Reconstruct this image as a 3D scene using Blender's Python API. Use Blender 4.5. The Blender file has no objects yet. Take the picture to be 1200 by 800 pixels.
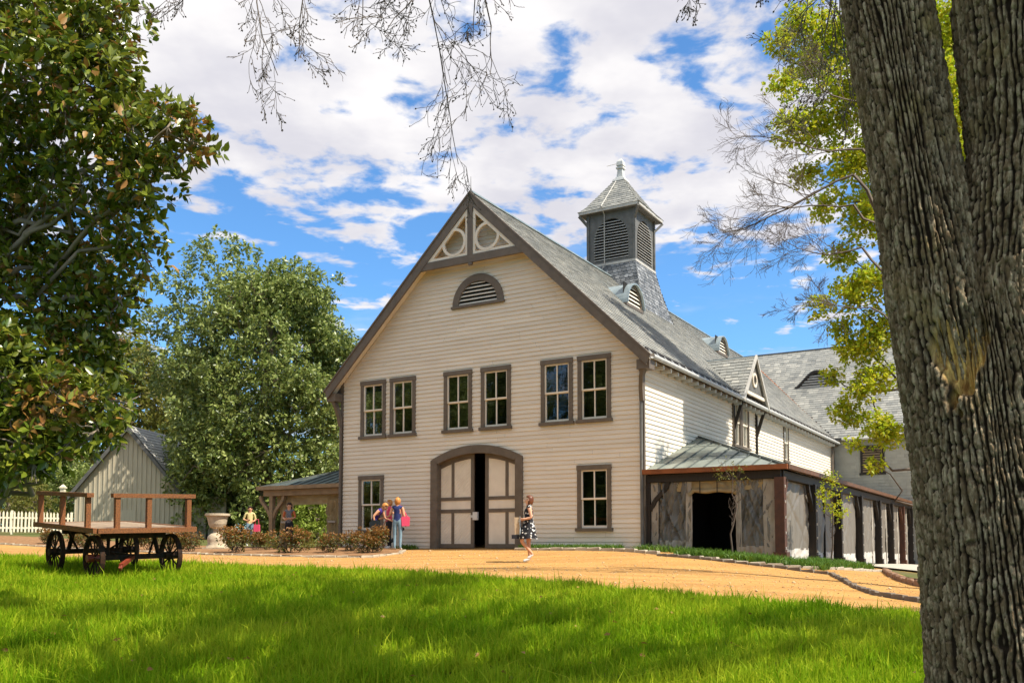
import bpy, bmesh, math, random
import numpy as np
from mathutils import Vector, Matrix, Euler
R = math.radians
SC = bpy.context.scene
COL = SC.collection
rng = np.random.default_rng(7)
random.seed(7)

# ---------------------------------------------------------------- camera
ZC = 1.6                                    # eye height over the lawn at the camera
cam = bpy.data.cameras.new('camera'); cam_o = bpy.data.objects.new('camera', cam); COL.objects.link(cam_o)
cam.sensor_width = 36; FPX = 1050.0
cam.lens = FPX / 1200 * 36
PITCH = R(3.5)
cam_o.location = (0, 0, ZC); cam_o.rotation_euler = (math.pi / 2 + PITCH, 0, 0)
V0 = 634 - FPX * math.tan(PITCH)
cam.shift_y = (V0 - 400) / 1200
cam.clip_start = .05; cam.clip_end = 3000
SC.camera = cam_o
# ---------------------------------------------------------------- light
SUN_EL, SUN_AZ = R(54), R(-28)              # azimuth from +X, negative = slightly behind the camera
sd = Vector((math.cos(SUN_EL) * math.cos(SUN_AZ), math.cos(SUN_EL) * math.sin(SUN_AZ), math.sin(SUN_EL)))
sun = bpy.data.lights.new('sun', 'SUN'); sun.energy = 4.6; sun.angle = R(.55); sun.color = (1, .93, .80)
sun_o = bpy.data.objects.new('sun', sun); COL.objects.link(sun_o)
sun_o.rotation_euler = (-sd).to_track_quat('-Z', 'Y').to_euler(); sun_o.location = (20, -5, 30)
world = bpy.data.worlds.new('World'); SC.world = world; world.use_nodes = True
wn = world.node_tree.nodes; wl = world.node_tree.links; wn.clear()
def WN(t, **k):
    n = wn.new(t)
    for a, v in k.items(): setattr(n, a, v)
    return n
def wmath(op, a, b=None, clamp=False):
    n = WN('ShaderNodeMath', operation=op, use_clamp=clamp)
    for i, q in enumerate((a, b)):
        if q is None: continue
        if isinstance(q, (int, float)): n.inputs[i].default_value = q
        else: wl.new(q, n.inputs[i])
    return n.outputs[0]
sky = WN('ShaderNodeTexSky', sky_type='NISHITA', sun_disc=False)
sky.sun_elevation = SUN_EL; sky.sun_rotation = math.pi / 2 - SUN_AZ
sky.air_density = 1.0; sky.dust_density = .25; sky.ozone_density = 3.0
tc = WN('ShaderNodeTexCoord'); sx = WN('ShaderNodeSeparateXYZ'); wl.new(tc.outputs['Generated'], sx.inputs[0])
zz = wmath('MAXIMUM', sx.outputs[2], .02); zz = wmath('ADD', zz, .06)
cx = WN('ShaderNodeCombineXYZ'); wl.new(wmath('DIVIDE', sx.outputs[0], zz), cx.inputs[0]); wl.new(wmath('DIVIDE', sx.outputs[1], zz), cx.inputs[1])
def wnoise(scale, detail, rough, off, dist=0):
    m = WN('ShaderNodeVectorMath', operation='ADD'); wl.new(cx.outputs[0], m.inputs[0]); m.inputs[1].default_value = off
    n = WN('ShaderNodeTexNoise'); n.inputs['Scale'].default_value = scale; n.inputs['Detail'].default_value = detail
    n.inputs['Roughness'].default_value = rough; n.inputs['Distortion'].default_value = dist
    wl.new(m.outputs[0], n.inputs['Vector']); return n.outputs[0]
def wramp(x, a, b):
    n = WN('ShaderNodeMapRange', interpolation_type='SMOOTHSTEP'); wl.new(x, n.inputs[0])
    n.inputs[1].default_value = a; n.inputs[2].default_value = b; return n.outputs[0]
n_big = wnoise(.75, 2, .5, (3.1, 7.4, 0)); n_puff = wnoise(7.0, 6, .54, (1.3, 4.2, 2.0), .2)
dens = wmath('ADD', wmath('MULTIPLY', n_big, .62), wmath('MULTIPLY', n_puff, .88))
high = wramp(sx.outputs[2], .25, .42)               # broken deck overhead, clear air low down
dens = wmath('ADD', dens, wmath('MULTIPLY', high, .17))
left = wramp(sx.outputs[0], .25, -.45)
dens = wmath('ADD', dens, wmath('MULTIPLY', left, .09))
cov = wramp(dens, .81, .95)
cov = wmath('MULTIPLY', cov, wramp(sx.outputs[2], .04, .2))
low = wmath('MULTIPLY', wramp(wnoise(.9, 5, .55, (9.0, 2.0, 1.0)), .52, .72), wmath('SUBTRACT', 1.0, high))
cov = wmath('MAXIMUM', cov, wmath('MULTIPLY', low, .75))
shade = wramp(wnoise(2.6, 5, .55, (5.0, 1.0, 3.0)), .35, .68)
ccol = WN('ShaderNodeMix', data_type='RGBA'); wl.new(shade, ccol.inputs[0])
ccol.inputs[6].default_value = (4.3, 4.25, 4.65, 1); ccol.inputs[7].default_value = (6.0, 5.85, 5.85, 1)
skm = WN('ShaderNodeMix', data_type='RGBA', blend_type='MULTIPLY'); skm.inputs[0].default_value = 1.0
wl.new(sky.outputs[0], skm.inputs[6]); skm.inputs[7].default_value = (.66, 1.02, 1.26, 1)
mixs = WN('ShaderNodeMix', data_type='RGBA'); wl.new(cov, mixs.inputs[0]); wl.new(skm.outputs[2], mixs.inputs[6]); wl.new(ccol.outputs[2], mixs.inputs[7])
bg = WN('ShaderNodeBackground'); bg.inputs[1].default_value = .10; wl.new(mixs.outputs[2], bg.inputs[0])
wo = WN('ShaderNodeOutputWorld'); wl.new(bg.outputs[0], wo.inputs[0])
SC.view_settings.view_transform = 'Standard'; SC.view_settings.look = 'None'; SC.view_settings.gamma = 1
SC.view_settings.use_curve_mapping = False
SC.view_settings.exposure = .80
SC.render.engine = 'CYCLES'

# ---------------------------------------------------------------- materials
MAT = {}
def srgb(*c): return tuple((x / 255 / 12.92 if x / 255 < .04045 else ((x / 255 + .055) / 1.055) ** 2.4) for x in c)
def pmat(name, c, c2=None, rough=.75, scale=6., detail=6, stretch=None, bump=0., bscale=40., attr=None, metal=0., spec=.35, trans=0., lo=.35, hi=.68, dirt=None):
    """noise-mottled principled; attr = colour reached where the face attribute var is 1"""
    m = bpy.data.materials.new(name); m.use_nodes = True; nt = m.node_tree; N = nt.nodes; L = nt.links
    b = N['Principled BSDF']; b.inputs['Roughness'].default_value = rough; b.inputs['Metallic'].default_value = metal
    b.inputs['Specular IOR Level'].default_value = spec
    tcn = N.new('ShaderNodeTexCoord'); mp = N.new('ShaderNodeMapping'); L.new(tcn.outputs['Object'], mp.inputs[0])
    if stretch: mp.inputs['Scale'].default_value = stretch
    out = None
    if c2:
        n = N.new('ShaderNodeTexNoise'); n.inputs['Scale'].default_value = scale; n.inputs['Detail'].default_value = detail; L.new(mp.outputs[0], n.inputs[0])
        mr = N.new('ShaderNodeMapRange'); mr.inputs[1].default_value = lo; mr.inputs[2].default_value = hi; L.new(n.outputs[0], mr.inputs[0])
        mx = N.new('ShaderNodeMix'); mx.data_type = 'RGBA'; L.new(mr.outputs[0], mx.inputs[0]); mx.inputs[6].default_value = (*c, 1); mx.inputs[7].default_value = (*c2, 1); out = mx.outputs[2]
    if attr:
        a = N.new('ShaderNodeAttribute'); a.attribute_name = 'var'
        mx = N.new('ShaderNodeMix'); mx.data_type = 'RGBA'; L.new(a.outputs['Fac'], mx.inputs[0]); mx.inputs[7].default_value = (*attr, 1)
        if out: L.new(out, mx.inputs[6])
        else: mx.inputs[6].default_value = (*c, 1)
        out = mx.outputs[2]
    if dirt:
        n = N.new('ShaderNodeTexNoise'); n.inputs['Scale'].default_value = dirt[1]; n.inputs['Detail'].default_value = 8; n.inputs['Roughness'].default_value = .7; L.new(tcn.outputs['Object'], n.inputs[0])
        mr = N.new('ShaderNodeMapRange'); mr.inputs[1].default_value = dirt[2]; mr.inputs[2].default_value = dirt[2] + .16; mr.inputs[4].default_value = dirt[3]; L.new(n.outputs[0], mr.inputs[0])
        mx = N.new('ShaderNodeMix'); mx.data_type = 'RGBA'; L.new(mr.outputs[0], mx.inputs[0]); mx.inputs[7].default_value = (*dirt[0], 1)
        if out: L.new(out, mx.inputs[6])
        else: mx.inputs[6].default_value = (*c, 1)
        out = mx.outputs[2]
    if out: L.new(out, b.inputs['Base Color'])
    else: b.inputs['Base Color'].default_value = (*c, 1)
    if bump:
        n = N.new('ShaderNodeTexNoise'); n.inputs['Scale'].default_value = bscale; n.inputs['Detail'].default_value = 6; L.new(mp.outputs[0], n.inputs[0])
        bn = N.new('ShaderNodeBump'); bn.inputs['Strength'].default_value = bump; bn.inputs['Distance'].default_value = .02; L.new(n.outputs[0], bn.inputs['Height']); L.new(bn.outputs[0], b.inputs['Normal'])
    if trans:
        t = N.new('ShaderNodeBsdfTranslucent'); mxs = N.new('ShaderNodeMixShader'); mxs.inputs[0].default_value = trans
        if out: L.new(out, t.inputs[0])
        else: t.inputs[0].default_value = (*c, 1)
        L.new(b.outputs[0], mxs.inputs[1]); L.new(t.outputs[0], mxs.inputs[2]); L.new(mxs.outputs[0], N['Material Output'].inputs[0])
    MAT[name] = m; return m
def glass(name, tint, rough=.03, alpha=.6, spec=.5):
    m = bpy.data.materials.new(name); m.use_nodes = True; nt = m.node_tree; N = nt.nodes; L = nt.links; N.remove(N['Principled BSDF'])
    t = N.new('ShaderNodeBsdfTransparent'); t.inputs[0].default_value = (*tint, 1)
    g = N.new('ShaderNodeBsdfGlossy'); g.inputs['Roughness'].default_value = rough; g.inputs[0].default_value = (.9, .93, .95, 1)
    n = N.new('ShaderNodeTexNoise'); n.inputs['Scale'].default_value = 2.2; bn = N.new('ShaderNodeBump'); bn.inputs['Strength'].default_value = .12; bn.inputs['Distance'].default_value = .02
    L.new(n.outputs[0], bn.inputs['Height']); L.new(bn.outputs[0], g.inputs['Normal'])
    fr = N.new('ShaderNodeFresnel'); fr.inputs[0].default_value = 1.5
    mr = N.new('ShaderNodeMath'); mr.operation = 'ADD'; mr.inputs[1].default_value = alpha; L.new(fr.outputs[0], mr.inputs[0])
    mx = N.new('ShaderNodeMixShader'); L.new(mr.outputs[0], mx.inputs[0]); L.new(t.outputs[0], mx.inputs[1]); L.new(g.outputs[0], mx.inputs[2]); L.new(mx.outputs[0], N['Material Output'].inputs[0])
    MAT[name] = m; return m
CREAM = (.80, .72, .60)
pmat('clapboard', CREAM, (.72, .635, .52), rough=.6, scale=1.6, stretch=(.5, .5, 6), attr=(.62, .55, .45), dirt=((.46, .40, .32), 2.2, .60, .45))
pmat('cream_trim', (.78, .70, .58), (.70, .62, .51), rough=.55, scale=3)
pmat('brown_trim', (.155, .122, .092), (.12, .094, .07), rough=.5, scale=5, bump=.15, bscale=30)
pmat('slate', (.245, .250, .235), (.165, .170, .165), rough=.62, scale=1.3, attr=(.40, .39, .35), dirt=((.36, .25, .15), 1.1, .63, .55), bump=.25, bscale=25)
pmat('slate_base', (.10, .10, .10), rough=.8)
pmat('fish_slate', (.085, .095, .105), (.14, .145, .15), rough=.5, scale=4, attr=(.33, .34, .35))
pmat('wing_slate', (.40, .38, .32), (.30, .285, .245), rough=.7, scale=1.5, attr=(.42, .40, .34))
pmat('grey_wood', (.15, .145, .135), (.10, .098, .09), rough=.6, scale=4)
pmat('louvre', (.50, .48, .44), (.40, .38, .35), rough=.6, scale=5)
pmat('white_metal', (.62, .62, .60), (.50, .50, .48), rough=.5, scale=8)
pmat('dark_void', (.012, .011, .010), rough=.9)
pmat('patina', (.34, .40, .41), (.22, .27, .29), rough=.45, scale=3, metal=.3)
pmat('metal_roof', (.285, .315, .275), (.185, .205, .18), rough=.42, scale=1.4, metal=.25, dirt=((.30, .27, .19), 2.5, .58, .6))
pmat('metal_roof_dark', (.10, .145, .15), (.07, .10, .11), rough=.4, scale=2, metal=.3)
pmat('seam', (.10, .11, .10), rough=.6)
pmat('copper', (.36, .115, .04), (.22, .075, .03), rough=.4, scale=3, metal=.35)
pmat('copper_dark', (.17, .075, .035), (.10, .05, .028), rough=.5, scale=3, metal=.2)
pmat('dark_post', (.018, .014, .011), (.030, .022, .016), rough=.6, scale=6, stretch=(3, 3, .5))
pmat('red_post', (.10, .040, .022), (.065, .028, .018), rough=.55, scale=6)
pmat('porch_wood', (.30, .21, .12), (.22, .15, .085), rough=.7, scale=4)
pmat('vinyl', (.205, .178, .145), (.175, .15, .122), rough=.45, scale=2, trans=.10, stretch=(2, 2, .5))
pmat('canvas', (.40, .36, .30), (.30, .26, .21), rough=.8, scale=3, trans=.06, bump=.2, bscale=12)
pmat('canvas_warm', (.52, .40, .22), (.42, .31, .16), rough=.8, scale=3, trans=.35)
pmat('canvas_white', (.66, .63, .57), (.52, .49, .43), rough=.75, scale=5, trans=.15)
glass('pane', (.25, .28, .30), .02, .05)
m_ = pmat('plastic', (.40, .38, .34), (.30, .285, .25), rough=.24, scale=4, spec=.6, bump=.6, bscale=9)
nt_ = m_.node_tree; t_ = nt_.nodes.new('ShaderNodeBsdfTransparent'); t_.inputs[0].default_value = (.55, .53, .48, 1); mx_ = nt_.nodes.new('ShaderNodeMixShader'); mx_.inputs[0].default_value = .42
nt_.links.new(t_.outputs[0], mx_.inputs[1]); nt_.links.new(nt_.nodes['Principled BSDF'].outputs[0], mx_.inputs[2]); nt_.links.new(mx_.outputs[0], nt_.nodes['Material Output'].inputs[0])
pmat('reflection_sheet', (.70, .64, .52), rough=.8)
pmat('iron', (.016, .012, .009), (.06, .026, .012), rough=.75, scale=11, spec=.15)
pmat('red_iron', (.26, .04, .015), (.15, .035, .02), rough=.5, scale=12)
pmat('cart_wood', (.30, .105, .028), (.10, .040, .018), rough=.7, scale=7, stretch=(1, 8, 8), bump=.3, bscale=14)
pmat('cart_deck', (.33, .24, .16), (.22, .155, .10), rough=.75, scale=5, stretch=(1, 8, 8))
pmat('shed_board', (.52, .46, .34), (.44, .39, .285), rough=.75, scale=4, stretch=(4, 4, .4))
pmat('shed_roof', (.52, .50, .46), (.42, .40, .37), rough=.8, scale=4, attr=(.46, .45, .42))
pmat('picket_white', (.74, .67, .50), (.62, .55, .41), rough=.6, scale=6)
pmat('stone', (.54, .44, .31), (.40, .32, .22), rough=.85, scale=7, bump=.5, bscale=22, dirt=((.24, .21, .16), 5, .56, .6))
pmat('edge_stone', (.44, .37, .27), (.31, .26, .19), rough=.9, scale=6, bump=.5, bscale=18)
pmat('edge_dark', (.20, .16, .12), (.12, .095, .07), rough=.9, scale=6, bump=.5, bscale=18)
pmat('edge_brick', (.30, .17, .10), (.22, .13, .085), rough=.9, scale=7, bump=.4, bscale=20)
pmat('concrete', (.46, .41, .33), (.38, .34, .28), rough=.9, scale=3)
pmat('gravel', (.47, .25, .075), (.31, .155, .045), rough=.95, scale=.9, detail=12, stretch=(.45, 1.9, 1), bump=1., bscale=30, spec=.15, lo=.38, hi=.72, dirt=((.55, .35, .155), 15, .50, .85))
pmat('mulch', (.30, .17, .085), (.20, .105, .05), rough=.95, scale=9, bump=1, bscale=30, spec=.1)
pmat('soil_grass', (.050, .085, .012), (.028, .052, .008), rough=.95, scale=3, spec=.1)
pmat('field', (.075, .105, .025), (.13, .10, .045), rough=.95, scale=.7, spec=.1)
pmat('grass_blade', (.155, .31, .004), (.24, .38, .008), rough=.6, scale=.8, attr=(.50, .55, .03), trans=.48, spec=.08)
pmat('cover_leaf', (.06, .14, .015), (.10, .20, .02), rough=.5, scale=2, attr=(.16, .26, .03), trans=.35)
pmat('magnolia_leaf', (.055, .105, .009), (.095, .145, .012), rough=.27, scale=.7, attr=(.28, .29, .03), trans=.25, spec=.6)
pmat('magnolia_rust', (.22, .095, .022), (.34, .16, .035), rough=.5, scale=2, trans=.2, attr=(.38, .22, .05))
pmat('far_leaf', (.085, .140, .022), (.13, .185, .032), rough=.40, scale=.5, attr=(.42, .46, .14), trans=.28, spec=.5)
pmat('spring_leaf', (.30, .44, .015), (.40, .50, .02), rough=.5, scale=.5, attr=(.56, .44, .03), trans=.5)
pmat('olive_leaf', (.11, .14, .02), (.19, .20, .03), rough=.5, scale=.6, attr=(.30, .25, .06), trans=.4)
pmat('bright_leaf', (.22, .34, .03), (.30, .38, .05), rough=.5, scale=1, attr=(.42, .46, .12), trans=.45)
pmat('shrub_leaf', (.055, .095, .015), (.10, .13, .02), rough=.4, scale=3, attr=(.20, .052, .018), trans=.25)
pmat('shrub_red', (.19, .075, .020), (.24, .12, .028), rough=.4, scale=3, attr=(.34, .17, .04), trans=.3)
pmat('twig', (.080, .058, .042), (.12, .092, .07), rough=.8, scale=4)
pmat('pale_twig', (.28, .22, .16), (.20, .16, .11), rough=.8, scale=4)
pmat('skin', (.60, .30, .17), rough=.5); pmat('skin_pale', (.66, .36, .23), rough=.5)
pmat('hair_brown', (.10, .030, .012), (.16, .05, .02), rough=.4, scale=14); pmat('hair_dark', (.03, .012, .008), rough=.4); pmat('hair_ginger', (.60, .27, .07), (.45, .17, .04), rough=.45, scale=14)
pmat('navy_top', (.018, .022, .10), (.03, .05, .17), rough=.8, scale=8); pmat('purple_top', (.06, .035, .24), rough=.8); pmat('pink_cloth', (.72, .07, .15), rough=.7); pmat('jeans', (.17, .27, .34), (.24, .35, .42), rough=.85, scale=12)
pmat('dark_cloth', (.015, .015, .02), rough=.8); pmat('cream_top', (.62, .52, .24), rough=.8); pmat('orange_top', (.50, .13, .045), rough=.8); pmat('grey_top', (.20, .20, .22), (.08, .08, .09), rough=.8, scale=30)
pmat('white_shoe', (.75, .72, .66), rough=.6); pmat('kraft', (.50, .38, .25), rough=.8); pmat('clear_wrap', (.62, .66, .68), (.42, .46, .48), rough=.25, scale=14); pmat('black_gloss', (.012, .012, .012), rough=.35); pmat('eye', (.03, .02, .015), rough=.3); pmat('lips', (.42, .12, .09), rough=.5)
def flower_mat():
    m = pmat('flower_dress', (.015, .015, .018), rough=.8); nt = m.node_tree; N = nt.nodes; L = nt.links
    tcn = N.new('ShaderNodeTexCoord'); v = N.new('ShaderNodeTexVoronoi'); v.inputs['Scale'].default_value = 15; L.new(tcn.outputs['Object'], v.inputs[0])
    r = N.new('ShaderNodeMapRange'); r.inputs[1].default_value = .36; r.inputs[2].default_value = .30; L.new(v.outputs['Distance'], r.inputs[0])
    mx = N.new('ShaderNodeMix'); mx.data_type = 'RGBA'; L.new(r.outputs[0], mx.inputs[0]); mx.inputs[6].default_value = (.012, .012, .016, 1); mx.inputs[7].default_value = (.72, .70, .66, 1); L.new(mx.outputs[2], N['Principled BSDF'].inputs['Base Color'])
flower_mat()
def bark_mat():
    m = pmat('bark', (.14, .105, .065), rough=.9, spec=.2); nt = m.node_tree; N = nt.nodes; L = nt.links; b = N['Principled BSDF']
    tcn = N.new('ShaderNodeTexCoord'); mp = N.new('ShaderNodeMapping'); mp.inputs['Scale'].default_value = (1, 1, .3); L.new(tcn.outputs['Object'], mp.inputs[0])
    a = N.new('ShaderNodeAttribute'); a.attribute_name = 'plate'         # dark in the furrows, paler on the outer plate faces
    n = N.new('ShaderNodeTexNoise'); n.inputs['Scale'].default_value = 30; n.inputs['Detail'].default_value = 8; n.inputs['Roughness'].default_value = .7; L.new(mp.outputs[0], n.inputs[0])
    n2 = N.new('ShaderNodeTexNoise'); n2.inputs['Scale'].default_value = 3.0; n2.inputs['Detail'].default_value = 5; L.new(tcn.outputs['Object'], n2.inputs[0])
    def mixc(f, c1, c2):
        mx = N.new('ShaderNodeMix'); mx.data_type = 'RGBA'; L.new(f, mx.inputs[0])
        for i, c in ((6, c1), (7, c2)):
            if isinstance(c, tuple): mx.inputs[i].default_value = (*c, 1)
            else: L.new(c, mx.inputs[i])
        return mx.outputs[2]
    def rmp(x, a0, a1):
        r = N.new('ShaderNodeMapRange'); L.new(x, r.inputs[0]); r.inputs[1].default_value = a0; r.inputs[2].default_value = a1; return r.outputs[0]
    pl = mixc(rmp(n.outputs[0], .46, .74), (.165, .112, .060), (.66, .53, .35))
    pl = mixc(rmp(n2.outputs[0], .58, .80), pl, (.30, .22, .09))
    c = mixc(rmp(a.outputs['Fac'], .18, .62), (.026, .016, .009), pl)
    w = N.new('ShaderNodeAttribute'); w.attribute_name = 'wound'
    n3 = N.new('ShaderNodeTexNoise'); n3.inputs['Scale'].default_value = 16; n3.inputs['Detail'].default_value = 8; n3.inputs['Roughness'].default_value = .75; L.new(mp.outputs[0], n3.inputs[0])
    wood = mixc(rmp(n3.outputs[0], .40, .62), (.22, .10, .025), (.84, .56, .17))
    c = mixc(w.outputs['Fac'], c, wood); L.new(c, b.inputs['Base Color'])
    bn = N.new('ShaderNodeBump'); bn.inputs['Strength'].default_value = .9; bn.inputs['Distance'].default_value = .012; L.new(n.outputs[0], bn.inputs['Height']); L.new(bn.outputs[0], b.inputs['Normal'])
bark_mat()
def emit_mat(name, c, s):
    m = bpy.data.materials.new(name); m.use_nodes = True; b = m.node_tree.nodes['Principled BSDF']; b.inputs['Emission Color'].default_value = (*c, 1); b.inputs['Emission Strength'].default_value = s; b.inputs['Base Color'].default_value = (*c, 1); MAT[name] = m
emit_mat('bulb', (1, .32, .06), 2.2)

# ---------------------------------------------------------------- helpers
def tag(o, label=None, cat=None, group=None, kind=None):
    if label: o['label'] = label
    if cat: o['category'] = cat
    if group: o['group'] = group
    if kind: o['kind'] = kind
    return o
def empty(name, loc=(0, 0, 0), rz=0, parent=None):
    o = bpy.data.objects.new(name, None); COL.objects.link(o); o.location = loc; o.rotation_euler = (0, 0, rz); o.empty_display_size = .2
    if parent: o.parent = parent
    return o
def link(name, me, mat, parent=None, kind=None):
    o = bpy.data.objects.new(name, me); COL.objects.link(o)
    if mat and not me.materials: me.materials.append(MAT[mat])
    if parent: o.parent = parent
    if kind: o['kind'] = kind
    return o
def np_mesh(name, V, F, var=None, smooth=False):
    """V (n,3); F list of (m,k) index arrays; var per-face"""
    me = bpy.data.meshes.new(name); V = np.asarray(V, np.float32)
    me.vertices.add(len(V)); me.vertices.foreach_set('co', V.ravel())
    tot = np.concatenate([np.full(len(f), f.shape[1], np.int32) for f in F]); idx = np.concatenate([f.ravel() for f in F]).astype(np.int32)
    me.loops.add(len(idx)); me.loops.foreach_set('vertex_index', idx)
    me.polygons.add(len(tot)); st = np.concatenate([[0], np.cumsum(tot)[:-1]]).astype(np.int32)
    me.polygons.foreach_set('loop_start', st); me.polygons.foreach_set('loop_total', tot)
    if smooth: me.polygons.foreach_set('use_smooth', np.ones(len(tot), bool))
    me.update(calc_edges=True)
    if var is not None:
        a = me.attributes.new('var', 'FLOAT', 'FACE'); a.data.foreach_set('value', np.asarray(var, np.float32))
    return me
class MB:
    def __init__(s, T=None): s.v = []; s.f = []; s.a = []; s.T = T; s.smooth = False
    def p(s, u, n, z):
        if s.T is None: return (u, n, z)
        o, U, N = s.T; return (o[0] + U[0] * u + N[0] * n, o[1] + U[1] * u + N[1] * n, o[2] + z)
    def face(s, pts, a=0.):
        b = len(s.v); s.v += [s.p(*q) for q in pts]; s.f.append(tuple(range(b, b + len(pts)))); s.a.append(a)
    def box(s, u0, u1, n0, n1, z0, z1, a=0.):
        s.hexa([(u0, n0, z0), (u1, n0, z0), (u1, n1, z0), (u0, n1, z0), (u0, n0, z1), (u1, n0, z1), (u1, n1, z1), (u0, n1, z1)], a)
    def hexa(s, q, a=0.):
        b = len(s.v); s.v += [s.p(*k) for k in q]
        for f in ((0, 3, 2, 1), (4, 5, 6, 7), (0, 1, 5, 4), (1, 2, 6, 5), (2, 3, 7, 6), (3, 0, 4, 7)): s.f.append(tuple(b + i for i in f)); s.a.append(a)
    def prism(s, poly, n0, n1, a=0.):
        """poly in (u,z), extruded along n"""
        b = len(s.v); k = len(poly)
        s.v += [s.p(u, n0, z) for u, z in poly] + [s.p(u, n1, z) for u, z in poly]
        s.f += [tuple(range(b, b + k)), tuple(range(b + 2 * k - 1, b + k - 1, -1))] + [(b + i, b + (i + 1) % k, b + k + (i + 1) % k, b + k + i) for i in range(k)]
        s.a += [a] * (k + 2)
    def bar(s, A, B, w, h=None, up=(0, 0, 1), a=0.):
        """rectangular bar between two points (given in builder coords)"""
        A = Vector(s.p(*A)); B = Vector(s.p(*B)); h = h or w; d = (B - A).normalized(); up = Vector(up)
        if abs(d.dot(up)) > .95: up = Vector((1, 0, 0))
        x = d.cross(up).normalized() * w / 2; y = x.cross(d).normalized() * h / 2
        b = len(s.v); s.v += [tuple(P + i * x + j * y) for P in (A, B) for i, j in ((-1, -1), (1, -1), (1, 1), (-1, 1))]
        for f in ((0, 3, 2, 1), (4, 5, 6, 7), (0, 1, 5, 4), (1, 2, 6, 5), (2, 3, 7, 6), (3, 0, 4, 7)): s.f.append(tuple(b + i for i in f)); s.a.append(a)
    def tube(s, pts, rad, n=6, cap=True):
        pts = [Vector(s.p(*q)) for q in pts]; b = len(s.v)
        if not hasattr(rad, '__len__'): rad = [rad] * len(pts)
        for i, P in enumerate(pts):
            d = (pts[min(i + 1, len(pts) - 1)] - pts[max(i - 1, 0)]).normalized(); r = Vector((0, 0, 1)) if abs(d.z) < .9 else Vector((1, 0, 0))
            x = d.cross(r).normalized(); y = x.cross(d)
            for k in range(n):
                t = 2 * math.pi * k / n; s.v.append(tuple(P + (x * math.cos(t) + y * math.sin(t)) * rad[i]))
        for i in range(len(pts) - 1):
            for k in range(n): s.f.append((b + i * n + k, b + i * n + (k + 1) % n, b + (i + 1) * n + (k + 1) % n, b + (i + 1) * n + k)); s.a.append(0)
        if cap:
            s.f.append(tuple(b + k for k in range(n))); s.f.append(tuple(b + (len(pts) - 1) * n + k for k in range(n))); s.a += [0, 0]
    def lathe(s, prof, n=20, c=(0, 0), sq=False):
        b = len(s.v)
        for r, z in prof:
            for k in range(n):
                t = 2 * math.pi * (k + .5) / n; s.v.append(s.p(c[0] + r * math.cos(t), c[1] + r * math.sin(t), z))
        for i in range(len(prof) - 1):
            for k in range(n): s.f.append((b + i * n + k, b + i * n + (k + 1) % n, b + (i + 1) * n + (k + 1) % n, b + (i + 1) * n + k)); s.a.append(0)
        s.f.append(tuple(b + k for k in range(n))); s.f.append(tuple(b + (len(prof) - 1) * n + k for k in range(n))); s.a += [0, 0]
    def arc(s, cu, cz, r0, r1, a0, a1, n0, n1, k=20, sz=1., sq0=None):
        """flat band between radii r0<r1 (sz squashes height), depth n0..n1"""
        for i in range(k):
            t0 = a0 + (a1 - a0) * i / k; t1 = a0 + (a1 - a0) * (i + 1) / k; q = []
            for n in (n0, n1): q += [(cu + r * math.cos(t), n, cz + r * math.sin(t) * sz) for r, t in ((r0, t0), (r1, t0), (r1, t1), (r0, t1))]
            s.hexa(q)
    def mesh(s, name):
        me = bpy.data.meshes.new(name); me.from_pydata(s.v, [], s.f)
        a = me.attributes.new('var', 'FLOAT', 'FACE'); a.data.foreach_set('value', np.array(s.a, np.float32))
        if s.smooth: me.polygons.foreach_set('use_smooth', np.ones(len(s.f), bool))
        me.update(); return me
    def build(s, name, mat, parent=None, kind=None): return link(name, s.mesh(name), mat, parent, kind)
def rnd(a=0., b=1.): return random.uniform(a, b)

# ---------------------------------------------------------------- the carriage house's own frame
YAW = math.atan2(-.51148386, .85929288); OX, OY = -1.14107976, 29.21660639; BZ = ZC - .22
XV = np.array([.85929288, -.51148386]); SV = np.array([.51148386, .85929288])
def BL(x, y): q = np.array([OX, OY]) + XV * x + SV * y; return float(q[0]), float(q[1])
def AT(u, v, d):                                           # world point at depth d seen at photo pixel u,v (used only to survey the place)
    b = (V0 - v) / FPX; y = math.cos(PITCH) - b * math.sin(PITCH); z = math.sin(PITCH) + b * math.cos(PITCH)
    return Vector(((u - 600) / FPX * d / y, d, ZC + z * d / y))

# ---------------------------------------------------------------- terrain
ctrl = [(0, 0, -1.6), (-10, 0, -1.5), (10, 0, -1.7), (-5, 8, -1.1), (5, 8, -1.17), (0, 9, -1.05), (0, 15, -.70), (-7.4, 16.6, -.79), (-9.6, 18.8, -.62), (-6.3, 17.6, -.72),
        (5.45, 11.75, -1.0), (.43, 22.8, -.54), (-3.97, 26.1, -.47), (-9.2, 27.7, -.42), (-13, 22.6, -.45), (-12.9, 30, -.34), (-17, 33, -.22), (-11.4, 34, -.33),
        (*BL(-5.8, 0), -.24), (*BL(0, 0), -.24), (*BL(5.8, 0), -.24), (*BL(9.9, 0), -.54), (*BL(9.9, 12), -.92), (*BL(9.9, 28), -1.3), (*BL(0, 20), -.3), (*BL(-9.8, 0), -.28),
        (-13.6, 44, -.02), (-22, 41, .34), (-20, 48, .36), (7.4, 20.9, -.78), (8.5, 18, -.95), (11, 25, -.98), (-30, 20, -.5), (30, 10, -2.2), (30, 40, -1.9), (-45, 60, .8), (0, 80, .2), (45, 80, -2), (0, -20, -1.9), (-30, -10, -1.4), (30, -15, -2.4)]
CP = np.array(ctrl, float)
def _U(r): return np.where(r > 1e-9, r * r * np.log(np.maximum(r, 1e-9)), 0)
_n = len(CP); _A = np.zeros((_n + 3, _n + 3)); _d = np.linalg.norm(CP[:, None, :2] - CP[None, :, :2], axis=2)
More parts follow.
